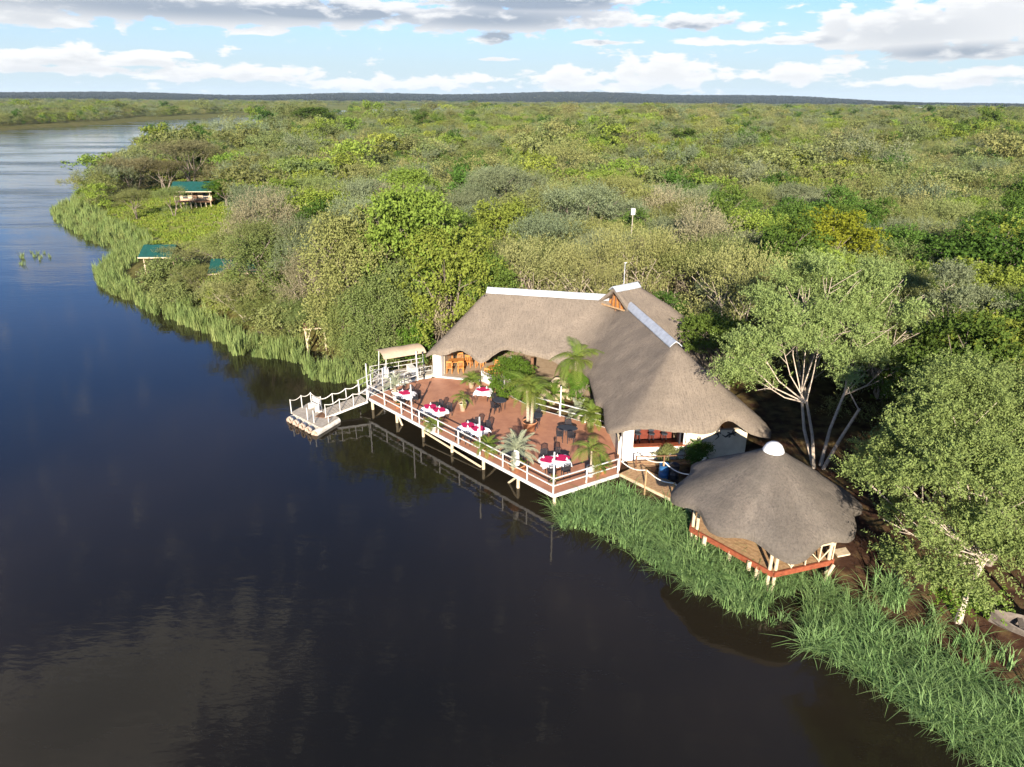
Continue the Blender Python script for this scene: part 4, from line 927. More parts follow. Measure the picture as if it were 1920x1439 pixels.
tb = thing('pavilion_table', 'low brown wooden table under the pavilion thatch', 'table', (bs.x, bs.y, 1.22), math.atan2(fdir.y, fdir.x)); q = MB(); q.box((0, 0, .7), (1.6, .8, .06)); q.build('table_top', 'wood_brown', tb)
for sx in (-.7, .7):
    for sy in (-.3, .3): q = MB(); q.box((sx, sy, .34), (.08, .08, .68)); q.build('leg', 'wood_brown', tb)
sg = P(1578, 1036, 1.7); q = MB(); q.box((0, 0, 0), (.55, .5, .08)); q.v = [(a_, b_, c_ + a_ * .25) for a_, b_, c_ in q.v]; o_ = q.build('shelf_board', 'pole_wood', pav, False, tuple(sg))

# ------------------------------------------------------------------ safari chalets with green roofs
def chalet(name, label, loc, rz, wd, dpth, zf, zw, rise, over=.5, detail=True):
    o = thing(name, label, 'chalet', loc, rz, 'green roofed chalets along the bank')
    q = MB(); q.box((0, 0, zf - .08), (wd, dpth, .16)); q.build('floor', 'wood_brown', o)
    k = max(3, int(wd / .75))
    for i in range(k):
        for j in (-1, 0, 1):
            x_ = -wd / 2 + .15 + (wd - .3) * i / (k - 1); q = MB(); q.tube([(x_, j * (dpth / 2 - .15), -1.2), (x_, j * (dpth / 2 - .15), zf - .1)], .08, 6); q.build('stilt', 'pole_wood', o)
    wh = zw - zf
    q = MB(); q.box((0, dpth * .18, zf + wh / 2), (wd * .9, dpth * .55, wh)); q.build('tent_wall', 'canvas', o)
    for i, x_ in enumerate((-.28, .0, .28)):
        q = MB(); q.box((x_ * wd, dpth * (.18 - .275) - .02, zf + wh * .5), (wd * .14, .05, wh * .62)); q.build('window' if i != 1 else 'door', 'dark_cloth' if i != 1 else 'wood_brown', o)
    # roof: two slopes with a slightly sagging sheet
    ov = over; rw, rdp = wd / 2 + ov, dpth / 2 + ov; q = MB(); vs = []; fs = []
    for i in range(9):
        for j, (yy, zz) in enumerate(((-rdp, 0), (-rdp * .5, rise * .48), (0, rise), (rdp * .5, rise * .48), (rdp, 0))): vs.append((-rw + 2 * rw * i / 8, yy, zw + zz + .03 * math.sin(i * 2.1)))
    for i in range(8):
        for j in range(4): q_ = i * 5 + j; fs.append((q_, q_ + 5, q_ + 6, q_ + 1))
    m0 = len(vs); vs += [(a_, b_, c_ - .05) for a_, b_, c_ in vs]; fs += [tuple(m0 + i for i in f_)[::-1] for f_ in fs]
    q.add(vs, fs); q.build('roof', 'canvas_green', o)
    for s_ in (-1, 1): q = MB(); q.bar((-rw, s_ * rdp, zw - .06), (rw, s_ * rdp, zw - .06), .1, .14); q.build('eave_board', 'pole_wood', o)
    for sx in (-1, 0, 1): q = MB(); q.tube([(sx * (wd / 2 - .1), -dpth / 2 + .1, zf), (sx * (wd / 2 - .1), -dpth / 2 + .1, zw + .1)], .06, 6); q.build('veranda_post', 'pole_wood', o)
    q = MB(); q.bar((-wd / 2, -dpth / 2 + .08, zf + .9), (wd / 2, -dpth / 2 + .08, zf + .9), .07, .07); q.build('rail', 'pole_wood', o)
    return o
c1 = P(362, 399, 1.1); chalet('safari_chalet', 'green roofed chalet on stilts in the grassy clearing', (c1.x, c1.y + 2.4, 1.0), R(6), 6.6, 4.6, 2.1, 4.0, 1.5)
c2 = P(292, 533, 0); chalet('safari_chalet', 'narrow green roofed chalet at the edge of the reeds', (c2.x + .6, c2.y + 1.6, 0.2), R(3), 3.2, 3.6, 1.2, 3.2, 1.1, .35)
c3 = P(412, 540, 2.0); chalet('safari_chalet', 'green chalet roof almost hidden among bank trees', (c3.x + 1, c3.y + 3, 0.6), R(10), 4.5, 4.4, 1.2, 2.9, 1.1, .35)
pf_ = P(591, 610, 2.3); pw = thing('viewing_platform', 'small brown timber platform on pale posts among creepers', 'platform', (pf_.x, pf_.y, 0), R(15))
for i in range(9): q = MB(); q.box((-.95 + i * .235, 0, 2.3), (.21, 1.5, .05)); q.build('plank', 'wood_brown', pw)
for (x_, y_) in ((-.9, -.6), (.75, -.6), (-.9, .6), (.75, .6)): q = MB(); q.tube([(x_ + .1 * (x_ < 0), y_, -.4), (x_, y_, 2.25)], .075, 7); q.build('post', 'pole_wood', pw)
q = MB(); q.tube([(-.85, -.6, .9), (-.35, -.6, 2.2)], .05, 6); q.build('brace', 'pole_wood', pw)
q = MB(); q.bar((-1, -.68, 2.2), (1, -.68, 2.2), .08, .14); q.build('edge_beam', 'pole_wood', pw)

# ------------------------------------------------------------------ masts, poles, boat on the bank
tp = PY(1187, 397, 70); o = thing('telecom_pole', 'tall thin grey pole topped by a white box in the woodland', 'pole', (tp.x, 70, lz(tp.x, 70)))
q = MB(); q.tube([(0, 0, 0), (0, 0, tp.z - lz(tp.x, 70))], [.06, .045], 8); q.build('pole', 'wood_grey', o)
q = MB(); q.box((0, 0, tp.z - lz(tp.x, 70) + .0), (.38, .3, .6)); q.build('equipment_box', 'cap_white', o)
am = PY(1171, 535, 51.2); o = thing('antenna_mast', 'thin antenna mast on the raised lodge ridge', 'antenna', (8.3, 51.2, 8.2)); q = MB(); q.tube([(0, 0, 0), (0, 0, 1.75)], .025, 6); q.build('mast', 'cap_metal', o); q = MB(); q.tube([(-.05, 0, 1.75), (.12, 0, 1.75)], .03, 6); q.build('sensor', 'cap_white', o)
p0_ = P(474, 413, 1.5); p1_ = PY(443, 345, p0_.y); o = thing('utility_pole', 'leaning yellow timber pole near the grassy clearing', 'pole', tuple(p0_)); q = MB(); q.tube([(0, 0, -.5), (p1_.x - p0_.x, 0, p1_.z - p0_.z)], [.14, .09], 7); q.build('pole', 'pole_wood', o); q = MB(); q.bar((p1_.x - p0_.x - .4, 0, p1_.z - p0_.z - .4), (p1_.x - p0_.x + .4, 0, p1_.z - p0_.z - .4), .07, .09); q.build('crossarm', 'wood_grey', o)
bp_ = P(1925, 1205, .9); o = thing('rowing_boat', 'old grey wooden boat lying on the soil bank', 'boat', (bp_.x + .6, bp_.y, lz(bp_.x + .6, bp_.y) + .05), R(-28))
hb = MB(); vs = []; fs = []
for i in range(11):
    u_ = i / 10 * 2 - 1; wv = .62 * (1 - abs(u_) ** 2.6) + .02; hz = .42 + .16 * u_ * u_
    for (a_, b_) in ((-1, hz), (-.85, .18), (-.4, .02), (.4, .02), (.85, .18), (1, hz)): vs.append((u_ * 1.9, a_ * wv, b_ + .1 * abs(u_) ** 3))
for i in range(10):
    for j in range(5): q_ = i * 6 + j; fs.append((q_, q_ + 6, q_ + 7, q_ + 1))
m0 = len(vs); vs += [(a_ * .97, b_ * .93, c_ + .035) for a_, b_, c_ in vs]; fs += [tuple(m0 + i for i in f_)[::-1] for f_ in fs]
for i in range(10): fs += [(i * 6, i * 6 + 6, m0 + i * 6 + 6, m0 + i * 6), (i * 6 + 5, m0 + i * 6 + 5, m0 + i * 6 + 11, i * 6 + 11)]
hb.add(vs, fs); hb.build('hull', 'old_wood', o)
for x_ in (-.8, .1, .95): q = MB(); q.box((x_, 0, .36), (.2, .92, .03)); q.build('thwart', 'old_wood', o)
for k, (x_, y_) in enumerate(((21.6, 22.6), (22.6, 22.9), (23.5, 23.3))):
    q = MB(); q.tube([(0, 0, -.3), (0, 0, 1.6)], .07, 6); tag(q.build('fence_post', 'wood_brown', None, False, (x_, y_, lz(x_, y_))), 'rough brown fence post behind the old wooden boat', 'post', 'fence posts on the bank')

# ------------------------------------------------------------------ trees
def unit(a): return a / (np.linalg.norm(a, axis=1, keepdims=True) + 1e-9)
def spray_leaves(rs, base, axis, length, m_, L, W, spread=.9, droop=.25, jitter=.25):
    """base,axis (S,3): leafy twigs with m_ leaves on each; returns quads"""
    S = len(base); out = []
    rv = unit(rs.normal(size=(S, 3))); side = unit(np.cross(axis, rv)); nor = unit(np.cross(axis, side))
    for j in range(m_):
        t_ = (j + .6) / m_
        p = base + axis * (length * t_)[:, None]; p[:, 2] -= droop * length * t_ * t_
        s_ = side * (1 if j % 2 else -1) + nor * rs.uniform(-.6, .6, (S, 1))
        d_ = unit(axis * (1 - spread * .55) + s_ * spread + rs.normal(size=(S, 3)) * jitter); d_[:, 2] -= droop * .3; d_ = unit(d_)
        ll = (L * rs.uniform(.7, 1.25, S) * (1 - .25 * t_))[:, None]; ww = (W * rs.uniform(.75, 1.2, S))[:, None]
        nn = unit(np.cross(d_, unit(rs.normal(size=(S, 3)) * .55 + axis * .35 + np.array([0, 0, .9]))))
        out.append(np.stack([p, p + d_ * ll * .5 + nn * ww * .5, p + d_ * ll, p + d_ * ll * .5 - nn * ww * .5], 1))
    return np.concatenate(out).reshape(-1, 3)
def quads(v): return np.arange(len(v)).reshape(-1, 4)
def lobed_points(rs, lobes, S, inner=.72, zmin=-.55, upb=.25):
    lo = np.array(lobes); wgt = lo[:, 3] * lo[:, 4]; wgt = wgt / wgt.sum(); idx = rs.choice(len(lo), S, p=wgt)
    d_ = unit(rs.normal(size=(S, 3)) + np.array([0, 0, upb])); d_[:, 2] = np.where(d_[:, 2] < zmin, -d_[:, 2], d_[:, 2])
    r_ = inner + (1.06 - inner) * rs.uniform(0, 1, S) ** .6
    c_ = lo[idx, :3]; rad = lo[idx, 3:6]
    return c_ + d_ * rad * r_[:, None], d_, idx
def make_lobes(rs, n_, R_, zc, zh, lr, flat):
    out = []
    for i in range(n_):
        a_ = i * 2.39996 + rs.uniform(-.4, .4); r_ = R_ * math.sqrt((i + .3) / n_); z_ = zc + zh * (1 - (r_ / R_) ** 2) * .8 + rs.uniform(-.3, .3) * zh
        k = lr * rs.uniform(.7, 1.2); out.append((r_ * math.cos(a_), r_ * math.sin(a_), z_, k, k * rs.uniform(.8, 1.2), k * flat * rs.uniform(.8, 1.2)))
    return out
STY = dict(   # leaves per twig, twig length, leaf length, leaf width, spread, droop, outward, up, clump grouping
    feather=(10, .75, .17, .052, .85, .18, .8, .45), grey=(9, .6, .155, .055, .85, .1, .8, .4), leafy=(7, .42, .20, .115, .9, .3, .8, .2),
    dark=(7, .4, .19, .105, .9, .3, .8, .2), dry=(10, 1.25, .17, .045, .55, .32, .9, .5), creeper=(10, .9, .19, .085, .8, .55, .6, -.7),
    hero=(11, .62, .155, .062, .9, .2, 1.0, .15), shrub=(6, .45, .20, .10, .9, .25, .7, .4))
def crown(name, seed, lobes, style, S, m_, scale=1.0, clump=.45, inner=.72, upb=.25, group=13):
    rs = np.random.RandomState(seed); k, tl, L, W, sp_, dr, outw, up = STY[style]
    nc = max(20, int(S / group)); pc, dc, _ = lobed_points(rs, lobes, nc, inner, upb=upb)
    ci = rs.randint(0, nc, S); base = pc[ci] + rs.normal(size=(S, 3)) * clump * np.array([1, 1, .6]); d_ = dc[ci]
    ax = unit(d_ * outw + np.array([0, 0, up]) + rs.normal(size=(S, 3)) * .45)
    v = spray_leaves(rs, base, ax, tl * scale * rs.uniform(.6, 1.3, S), k, L * scale, W * scale, sp_, dr)
    return np_mesh(name, v, quads(v), m_)
def trunk(name, seed, lobes, h0, r0, stems, bark, twigs=3, base_spread=.15, wig=.25):
    rg = random.Random(seed); b = MB()
    lob = [Vector(l[:3]) for l in lobes]; rad = [l[3:6] for l in lobes]
    st = []
    for s_ in range(stems):
        a_ = 6.28 * s_ / stems + rg.uniform(0, 1); bs = Vector((math.cos(a_), math.sin(a_), 0)) * base_spread * (stems > 1); k = r0 * (1 if stems == 1 else .72)
        ln = Vector((math.cos(a_), math.sin(a_), 0)) * h0 * (.28 if stems > 1 else .06); top = bs + ln + Vector((rg.uniform(-wig, wig), rg.uniform(-wig, wig), h0))
        mid = bs.lerp(top, .5) + Vector((rg.uniform(-wig, wig), rg.uniform(-wig, wig), 0)) * .6
        b.tube([bs - Vector((0, 0, .6)), bs + Vector((0, 0, .05)), mid, top], [k * 1.5, k * 1.15, k * .9, k * .72], 7); st.append((top, k * .72))
    for c_, rr in zip(lob, rad):
        top, k = min(st, key=lambda q_: (q_[0].xy - c_.xy).length); L = (c_ - top).length
        if L < .2: continue
        mid = top.lerp(c_, .5) + Vector((rg.uniform(-.2, .2), rg.uniform(-.2, .2), -.08 * L)); rb = max(.03, k * .62)
        b.tube([top - Vector((0, 0, .1)), mid, c_], [rb, rb * .7, rb * .35], 5)
        for _ in range(twigs):
            a_ = rg.uniform(0, 6.28); e = c_ + Vector((math.cos(a_) * rr[0] * .8, math.sin(a_) * rr[1] * .8, rg.uniform(-.2, .7) * rr[2])); b.tube([mid.lerp(c_, rg.uniform(.3, 1)), e], [rb * .4, .012], 4, False)
    me_ = bpy.data.meshes.new(name); me_.from_pydata(b.v, [], b.f); me_.update(); me_.materials.append(M[bark]); return me_
PROTO = {}
def proto(kind, seed, style, leafm, bark, n_, R_, zc, zh, lr, flat, S, h0, r0, stems, clump=.4, low=0, inner=.72, upb=.25, scale=1.0):
    rs = np.random.RandomState(seed); lobes = make_lobes(rs, n_, R_, zc, zh, lr, flat)
    for i in range(low):
        a_ = rs.uniform(0, 6.28); r_ = R_ * rs.uniform(.5, 1.0); lobes.append((r_ * math.cos(a_), r_ * math.sin(a_), rs.uniform(.12, .75) * zc, lr * .75, lr * .75, lr * .8))
    cm_ = crown('crown', seed + 50, lobes, style, S, leafm, scale, clump * .85, inner, upb, 20); tm_ = trunk('trunk', seed + 90, lobes[:n_], h0, r0, stems, bark)
    PROTO.setdefault(kind, []).append((cm_, tm_, zc + zh + lr * flat))
for s_ in (1, 2):
    proto('thorn', s_, 'feather', 'leaf_thorn', 'bark_grey', 11, 2.6, 4.3, 1.2, 1.25, .62, 2300, 2.2, .16, 2, low=3)
    proto('grey', s_ + 10, 'grey', 'leaf_grey', 'bark_grey', 10, 2.5, 4.4, 1.3, 1.25, .7, 2400, 2.0, .15, 3, low=3)
    proto('leafy', s_ + 20, 'leafy', 'leaf_leafy', 'bark_grey', 12, 2.3, 4.4, 1.8, 1.2, .85, 2700, 1.8, .17, 1, low=6)
    proto('dark', s_ + 30, 'dark', 'leaf_dark', 'bark_grey', 11, 2.3, 4.2, 1.8, 1.25, .85, 2500, 1.8, .17, 1, low=5)
    proto('dry', s_ + 40, 'dry', 'leaf_straw' if s_ == 1 else 'leaf_dry', 'bark_pale', 9, 2.2, 3.3, 1.2, 1.35, .75, 1500, 1.2, .12, 3, clump=.3, low=4, upb=.5)
    proto('creeper', s_ + 60, 'creeper', 'leaf_creeper', 'bark_grey', 10, 1.9, 4.3, 1.8, 1.15, .95, 2200, 2.2, .16, 1, low=14, clump=.35)
    proto('shrub', s_ + 70, 'shrub', 'leaf_thorn' if s_ == 1 else 'leaf_leafy', 'bark_grey', 7, 1.2, 1.1, .6, .8, .8, 800, .5, .06, 3, low=3, clump=.3)
def plant_tree(kind, var, loc, s_, label, group, name, rz=None, sz=1.0, leaf=None):
    cm_, tm_, h_ = PROTO[kind][var % len(PROTO[kind])]
    o = thing(name, label, 'tree' if kind != 'shrub' else 'shrub', loc, rnd.uniform(0, 6.28) if rz is None else rz, group); o.scale = (s_, s_, s_ * sz)
    t1 = bpy.data.objects.new('trunk', tm_); c1_ = bpy.data.objects.new('crown', cm_)
    for q_ in (t1, c1_): col.objects.link(q_); q_.parent = o
    if leaf:
        c1_.material_slots[0].link = 'OBJECT'; c1_.material_slots[0].material = M[leaf]
    return o
occupied = []     # x, y, r
REFS = []         # x, y, short name of a tree one can find
import re as _re
def short(label): return _re.split(r' (?:behind|beside|right of|around|directly|rising|just|against|standing|above|next|on the|at the|between|over|leaning|by the|beyond|with|among|in front|under|left of|near|further|filling|drooping|hanging|smothered)\b', label)[0]
ORD = ['closest', 'second closest', 'third closest', 'fourth closest', 'fifth closest', 'sixth closest', 'seventh closest', 'eighth closest', 'ninth closest', 'tenth closest'] + [k + ' closest' for k in ('eleventh', 'twelfth', 'thirteenth', 'fourteenth', 'fifteenth', 'sixteenth', 'seventeenth', 'eighteenth', 'nineteenth', 'twentieth')]
def relabel(items):
    # items: (object, kind phrase, x, y): rank each kind by its distance from the nearest findable thing
    grp = {}
    for (o, ph, x_, y) in items:
        d_, nm = min(((x_ - a) ** 2 + (y - b) ** 2, n_) for a, b, n_ in REFS); grp.setdefault((ph, nm), []).append((d_, o))
    for (ph, nm), L in grp.items():
        for i, (d_, o) in enumerate(sorted(L, key=lambda q: q[0])): o['label'] = f'{ph} {ORD[min(i, len(ORD) - 1)]} to the {nm}'
def hero(kind, var, px, py, y, label, rad, name, sz=1.0, leaf=None, group=None, top=True):
    """tree whose crown top is at the surveyed photo spot, standing at distance y"""
    tp_ = PY(px, py, y); zg = lz(tp_.x, y); h_ = PROTO[kind][var % 2][2]; s_ = rad / {'thorn': 3.6, 'grey': 3.5, 'leafy': 3.3, 'dark': 3.3, 'dry': 3.3, 'creeper': 2.9, 'shrub': 1.9}[kind]
    sz_ = max(.5, (tp_.z - zg) / (h_ * s_)); occupied.append((tp_.x, y, rad * .75))
    if kind != 'shrub': REFS.append((tp_.x, y, short(label)))
    return plant_tree(kind, var, (tp_.x, y, zg), s_, label, group, name, sz=sz_, leaf=leaf)

# --- the big feathery trees on the right bank, built singly
def big_tree(name, label, base, h0, stems, lobes, S, leafm, style, seed, r0, twigs=5, clump=.36, scale=1.0, extra=None):
    o = thing(name, label, 'tree', base)
    cm_ = crown('crown', seed, lobes, style, S, leafm, scale, clump, .74, .35, 95)
    tm_ = trunk('trunk', seed + 1, lobes, h0, r0, stems, 'bark_pale', twigs, .3, .3)
    link('trunk', tm_, o); link('crown', cm_, o); 
    if extra:
        link('lower_foliage', crown('lower_foliage', seed + 2, extra[0], 'leafy', extra[1], extra[2], .7, .3, .4), o)
    return o
b1_ = Vector((18.0, 36.2, lz(18.0, 36.2)))
rs = np.random.RandomState(5)
def at_l(px, py, y, b): p = PY(px, py, y); return (p.x - b.x, y - b.y, p.z - b.z)
lob = []
for (px, py, y, r_) in ((1560, 520, 38, 1.9), (1640, 540, 38.5, 1.9), (1490, 570, 37.5, 1.8), (1420, 650, 36.5, 1.5), (1400, 680, 36, 1.1), (1465, 640, 36.5, 1.6), (1540, 620, 36, 1.9), (1620, 620, 36.5, 1.9), (1690, 560, 38, 1.5), (1700, 620, 37.5, 1.5), (1660, 690, 36.5, 1.5), (1580, 690, 35.5, 1.4), (1430, 720, 36, 1.1), (1510, 540, 39, 1.6), (1600, 590, 39.5, 2.2), (1710, 680, 37, 1.1)):
    lob.append((*at_l(px, py, y, b1_), r_ * .92, r_ * .92, r_ * .55))
big_tree('feathery_tree', 'tall feathery acacia with pale forked trunks behind the pavilion', tuple(b1_), 4.3, 4, lob, 8000, 'leaf_hero', 'hero', 201, .135, 7)
occupied += [(18, 36.5, 5)]
b2_ = Vector((18.9, 23.6, lz(18.9, 23.6)))
lob = []
for (px, py, y, r_) in ((1800, 760, 26, 1.8), (1720, 800, 26.5, 1.6), (1650, 860, 26.5, 1.2), (1615, 895, 26, .8), (1870, 800, 25, 1.8), (1790, 860, 24.5, 1.9), (1700, 910, 25, 1.5), (1760, 980, 23.5, 1.5), (1850, 930, 23.5, 1.7), (1690, 990, 24.5, 1.0), (1720, 1060, 23.2, .9), (1830, 1040, 22.8, 1.3), (1900, 1030, 23, 1.3), (1790, 1080, 22.6, 1.0), (1900, 900, 24.5, 1.7), (1960, 860, 25, 1.8), (1960, 990, 24, 1.6), (1690, 860, 27.5, 1.3), (1830, 720, 27.5, 1.5), (1980, 760, 26.5, 1.9)):
    lob.append((*at_l(px, py, y, b2_), r_ * .9, r_ * .9, r_ * .5))
ex = [(*at_l(px, py, y, b2_), r_, r_, r_ * .7) for (px, py, y, r_) in ((1810, 1120, 22.4, .7), (1850, 1125, 22.5, .6), (1780, 1105, 22.6, .55))]
big_tree('feathery_tree', 'broad light green feathery tree leaning over the soil bank', tuple(b2_), 3.0, 1, lob, 13500, 'leaf_hero', 'hero', 211, .13, 3, scale=.9, extra=(ex, 240, 'leaf_bright'))
occupied += [(18.5, 24.5, 6)]
b3_ = Vector((27.0, 40.0, lz(27, 40)))
lob = [(*at_l(px, py, y, b3_), r_, r_, r_ * .8) for (px, py, y, r_) in ((1790, 545, 41, 1.2), (1770, 600, 40.5, 1.5), (1830, 590, 41, 1.4), (1750, 660, 40, 1.3), (1810, 660, 40, 1.5), (1840, 640, 40.5, 1.0), (1770, 530, 41.5, .8))]
big_tree('feathery_tree', 'slender grey-green feathery tree with a white forked stem', tuple(b3_), 4.5, 2, lob, 2300, 'leaf_grey', 'hero', 221, .15, 5)
occupied += [(27, 40.5, 3.2)]

# --- named trees one can point at
hero('dry', 0, 1400, 470, 52, 'straw-coloured arching thorn bush tree right of the lodge ridge', 4.6, 'thorn_tree', leaf='leaf_straw')
hero('dry', 1, 1320, 400, 64, 'pale beige leafless thorn tree behind the lodge ridge', 4.2, 'thorn_tree', leaf='leaf_dry')
hero('dry', 0, 1190, 430, 60, 'straw thorn tree around the pole with the white box', 4.2, 'thorn_tree', leaf='leaf_straw')
hero('dry', 0, 1010, 455, 61, 'wide straw-green thorn tree directly behind the lodge roof', 5.0, 'thorn_tree', leaf='leaf_straw')
hero('dry', 1, 1100, 470, 58, 'yellowish thorn tree behind the middle of the long ridge', 3.8, 'thorn_tree', leaf='leaf_straw')
hero('leafy', 0, 1570, 395, 62, 'yellow and orange tinted leafy tree behind the tall acacia', 5.2, 'leafy_tree', leaf='leaf_yellow')
hero('grey', 0, 1080, 345, 82, 'large blue-grey thorn tree beyond the pole', 6.2, 'thorn_tree', leaf='leaf_grey')
hero('grey', 1, 940, 315, 96, 'dull grey thorn tree behind the bright leafy tree', 5.0, 'thorn_tree', leaf='leaf_grey')
hero('leafy', 1, 770, 345, 60, 'tall bright leafy tree rising over the creeper thicket', 5.0, 'leafy_tree')
hero('leafy', 0, 830, 420, 57, 'bright leafy tree just behind the left end of the ridge', 4.2, 'leafy_tree')
hero('dark', 1, 905, 470, 57.5, 'dark green leafy tree against the left end of the lodge', 3.2, 'leafy_tree')
hero('grey', 0, 690, 362, 63, 'grey-green tree standing between two creeper trees', 4.0, 'thorn_tree')
hero('creeper', 0, 640, 385, 59.5, 'tree smothered in hanging olive creepers above the water', 4.2, 'creeper_tree')
hero('creeper', 1, 730, 470, 57, 'creeper covered tree above the moored boat', 3.8, 'creeper_tree')
hero('creeper', 0, 690, 525, 56, 'low curtain of creepers beside the moored boat', 2.8, 'creeper_tree')
hero('leafy', 0, 590, 350, 80, 'tall leafy tree standing behind the creeper wall', 5.0, 'leafy_tree')
hero('grey', 0, 510, 360, 88, 'spreading grey thorn tree further up the wooded bank', 5.0, 'thorn_tree')
hero('creeper', 1, 645, 545, 57.6, 'creeper curtain hanging to the water right of the platform', 2.3, 'creeper_tree')
hero('creeper', 0, 545, 560, 63, 'creeper curtain hanging to the water left of the platform', 2.6, 'creeper_tree')
hero('creeper', 1, 480, 565, 66, 'olive creeper bush drooping over the bank reeds', 2.6, 'creeper_tree')
hero('leafy', 1, 740, 420, 66, 'second bright leafy tree filling the creeper thicket', 3.6, 'leafy_tree')
hero('dry', 1, 805, 520, 57.5, 'withered pale thorn tree beside the lodge hip', 2.2, 'thorn_tree', leaf='leaf_dry')
hero('creeper', 1, 500, 430, 68, 'rounded olive creeper tree over the bank reeds', 4.5, 'creeper_tree')
hero('dry', 0, 450, 520, 67, 'yellow-brown thorn thicket leaning over the bank reeds', 4.0, 'thorn_tree', leaf='leaf_straw')
hero('dry', 0, 345, 460, 84, 'yellow-olive tree next to the narrow chalet', 4.0, 'thorn_tree', leaf='leaf_straw')
hero('grey', 1, 565, 440, 66, 'grey leafy tree above the timber platform', 3.4, 'thorn_tree')
hero('thorn', 0, 430, 440, 77, 'feathery green thorn tree behind the bank thicket', 4.5, 'thorn_tree')
hero('grey', 1, 345, 262, 168, 'broad olive-brown tree on the river point', 9.0, 'thorn_tree', leaf='leaf_olive')
hero('grey', 0, 240, 295, 158, 'dark umbrella tree at the tip of the river point', 6.0, 'thorn_tree', leaf='leaf_olive')
hero('grey', 0, 300, 300, 160, 'rounded grey tree on the river point beside the broad one', 5.5, 'thorn_tree', leaf='leaf_olive')
hero('thorn', 1, 247, 355, 126, 'small lone thorn tree standing in the grassy clearing', 3.6, 'thorn_tree')
hero('thorn', 0, 318, 352, 127, 'small thorn tree directly beside the green roofed chalet', 3.0, 'thorn_tree')
hero('leafy', 1, 420, 345, 135, 'bright leafy tree at the right of the clearing chalet', 4.5, 'leafy_tree', leaf='leaf_bright')
hero('dark', 0, 1240, 560, 54, 'dark glossy tree behind the raised lodge ridge', 3.4, 'leafy_tree')
hero('dark', 1, 1350, 585, 47.5, 'dark shady tree between lodge roof and tall acacia', 3.0, 'leafy_tree')
hero('leafy', 0, 1900, 590, 36, 'leafy green tree behind the broad feathery tree', 4.0, 'leafy_tree')
hero('dark', 0, 1890, 420, 56, 'dark rich green tree by the right woodland edge', 5.5, 'leafy_tree', leaf='leaf_dark')
hero('leafy', 1, 585, 200, 420, 'tall round dark tree beside the far river bend', 13, 'leafy_tree', leaf='leaf_dark')
palm(0, 0, 'bright fan palm among the trees beyond the straw thorn bush', 'green', 5.6, .16, 20, 2.6, (-10, 85), None, 1.5, name='garden_palm', loc=Vector((PY(1440, 450, 62).x, 62, 1.5)))
hero('leafy', 0, 957, 668, 46.9, 'dense green garden tree in front of the dining eave', 1.75, 'garden_tree', leaf='leaf_bright')
hero('leafy', 1, 1092, 697, 45.6, 'bright green garden tree beside the tall palm', 1.15, 'garden_tree', leaf='leaf_bright')
hero('shrub', 0, 1310, 835, 37, 'low dark shrub at the foot of the cream wall', 1.2, 'garden_shrub', leaf='leaf_dark')
hero('shrub', 1, 1250, 838, 36.9, 'small pale shrub under the bar window', .7, 'garden_shrub', leaf='leaf_thorn')
hero('shrub', 0, 780, 615, 55, 'bright green shrub just left of the lodge hip', 1.9, 'garden_shrub', leaf='leaf_bright')
hero('shrub', 1, 815, 560, 56.5, 'dry pale shrub behind the lodge hip', 2.0, 'garden_shrub', leaf='leaf_dry')

REFS += [(18, 36.2, 'tall feathery acacia'), (18.9, 23.6, 'broad light green feathery tree'), (27, 40, 'slender grey-green feathery tree'), (c1.x, c1.y, 'chalet in the grassy clearing'), (c2.x, c2.y, 'narrow green roofed chalet'), (pf_.x, pf_.y, 'small timber platform'), (-8.9, 52.6, 'moored cruise boat'), (tp.x, 70, 'pole with the white box'), (5, 58, 'raised lodge ridge')]
# --- the rest of the near woodland: single trees on a jittered grid
rs = np.random.RandomState(42)
SKIP = [[(-7.6, 49), (-3, 47), (5, 36), (16.5, 35.5), (17.6, 48), (17.5, 59), (14, 60.2), (-1, 61), (-8, 60)], [(p[0], p[1]) for p in CLEAR], [(p[0], p[1]) for p in MEADOW]]
cand = []
KINDS = ['thorn', 'grey', 'leafy', 'dark', 'dry', 'creeper']
pts = []
for y in np.arange(22, 175, 4.3):
    wv = y * .80 + 10
    for x_ in np.arange(-wv, wv, 4.3):
        pts.append((x_ + rs.uniform(-1.7, 1.7), y + rs.uniform(-1.7, 1.7)))
pts = np.array(pts); ok = inpoly(pts[:, 0], pts[:, 1], near); ok &= polydist(pts[:, 0], pts[:, 1], near) > 4.0
for s_ in SKIP: ok &= ~inpoly(pts[:, 0], pts[:, 1], s_) 
ok &= ~((np.hypot(pts[:, 0] - 12.2, pts[:, 1] - 29.5) < 7) | ((pts[:, 1] < 36) & (pts[:, 0] < 21)) | (pts[:, 1] < 26))
for (cx_, cy_) in ((c1.x, c1.y), (c2.x, c2.y)): ok &= ~((np.abs(pts[:, 0] - cx_) < 4.5) & (pts[:, 1] < cy_ + 5) & (pts[:, 1] > cy_ - 12))
pts = pts[ok]; keep = []
def Q(x_, y, z_):
    v = Vector((x_, y, z_ - CAMZ)); k_ = v.dot(_f); return 960 + FOC * v.dot(_r) / k_, 719.5 - FOC * v.dot(_u) / k_
def blocks(x_, y, h_=6.5):          # would stand in the open view line to the clearing
    a_, b_ = Q(x_, y, 1 + h_); a2, b2 = Q(x_, y, 1); m_ = 3.0 / y * FOC
    if a_ + m_ * .8 > 150 and a_ - m_ * .8 < 290 and 430 < b2 < 575 and x_ < c2.x + 1.5: return True
    return a_ + m_ > 215 and a_ - m_ < 412 and b_ < 436 and b2 > 352 and y < c1.y + 4
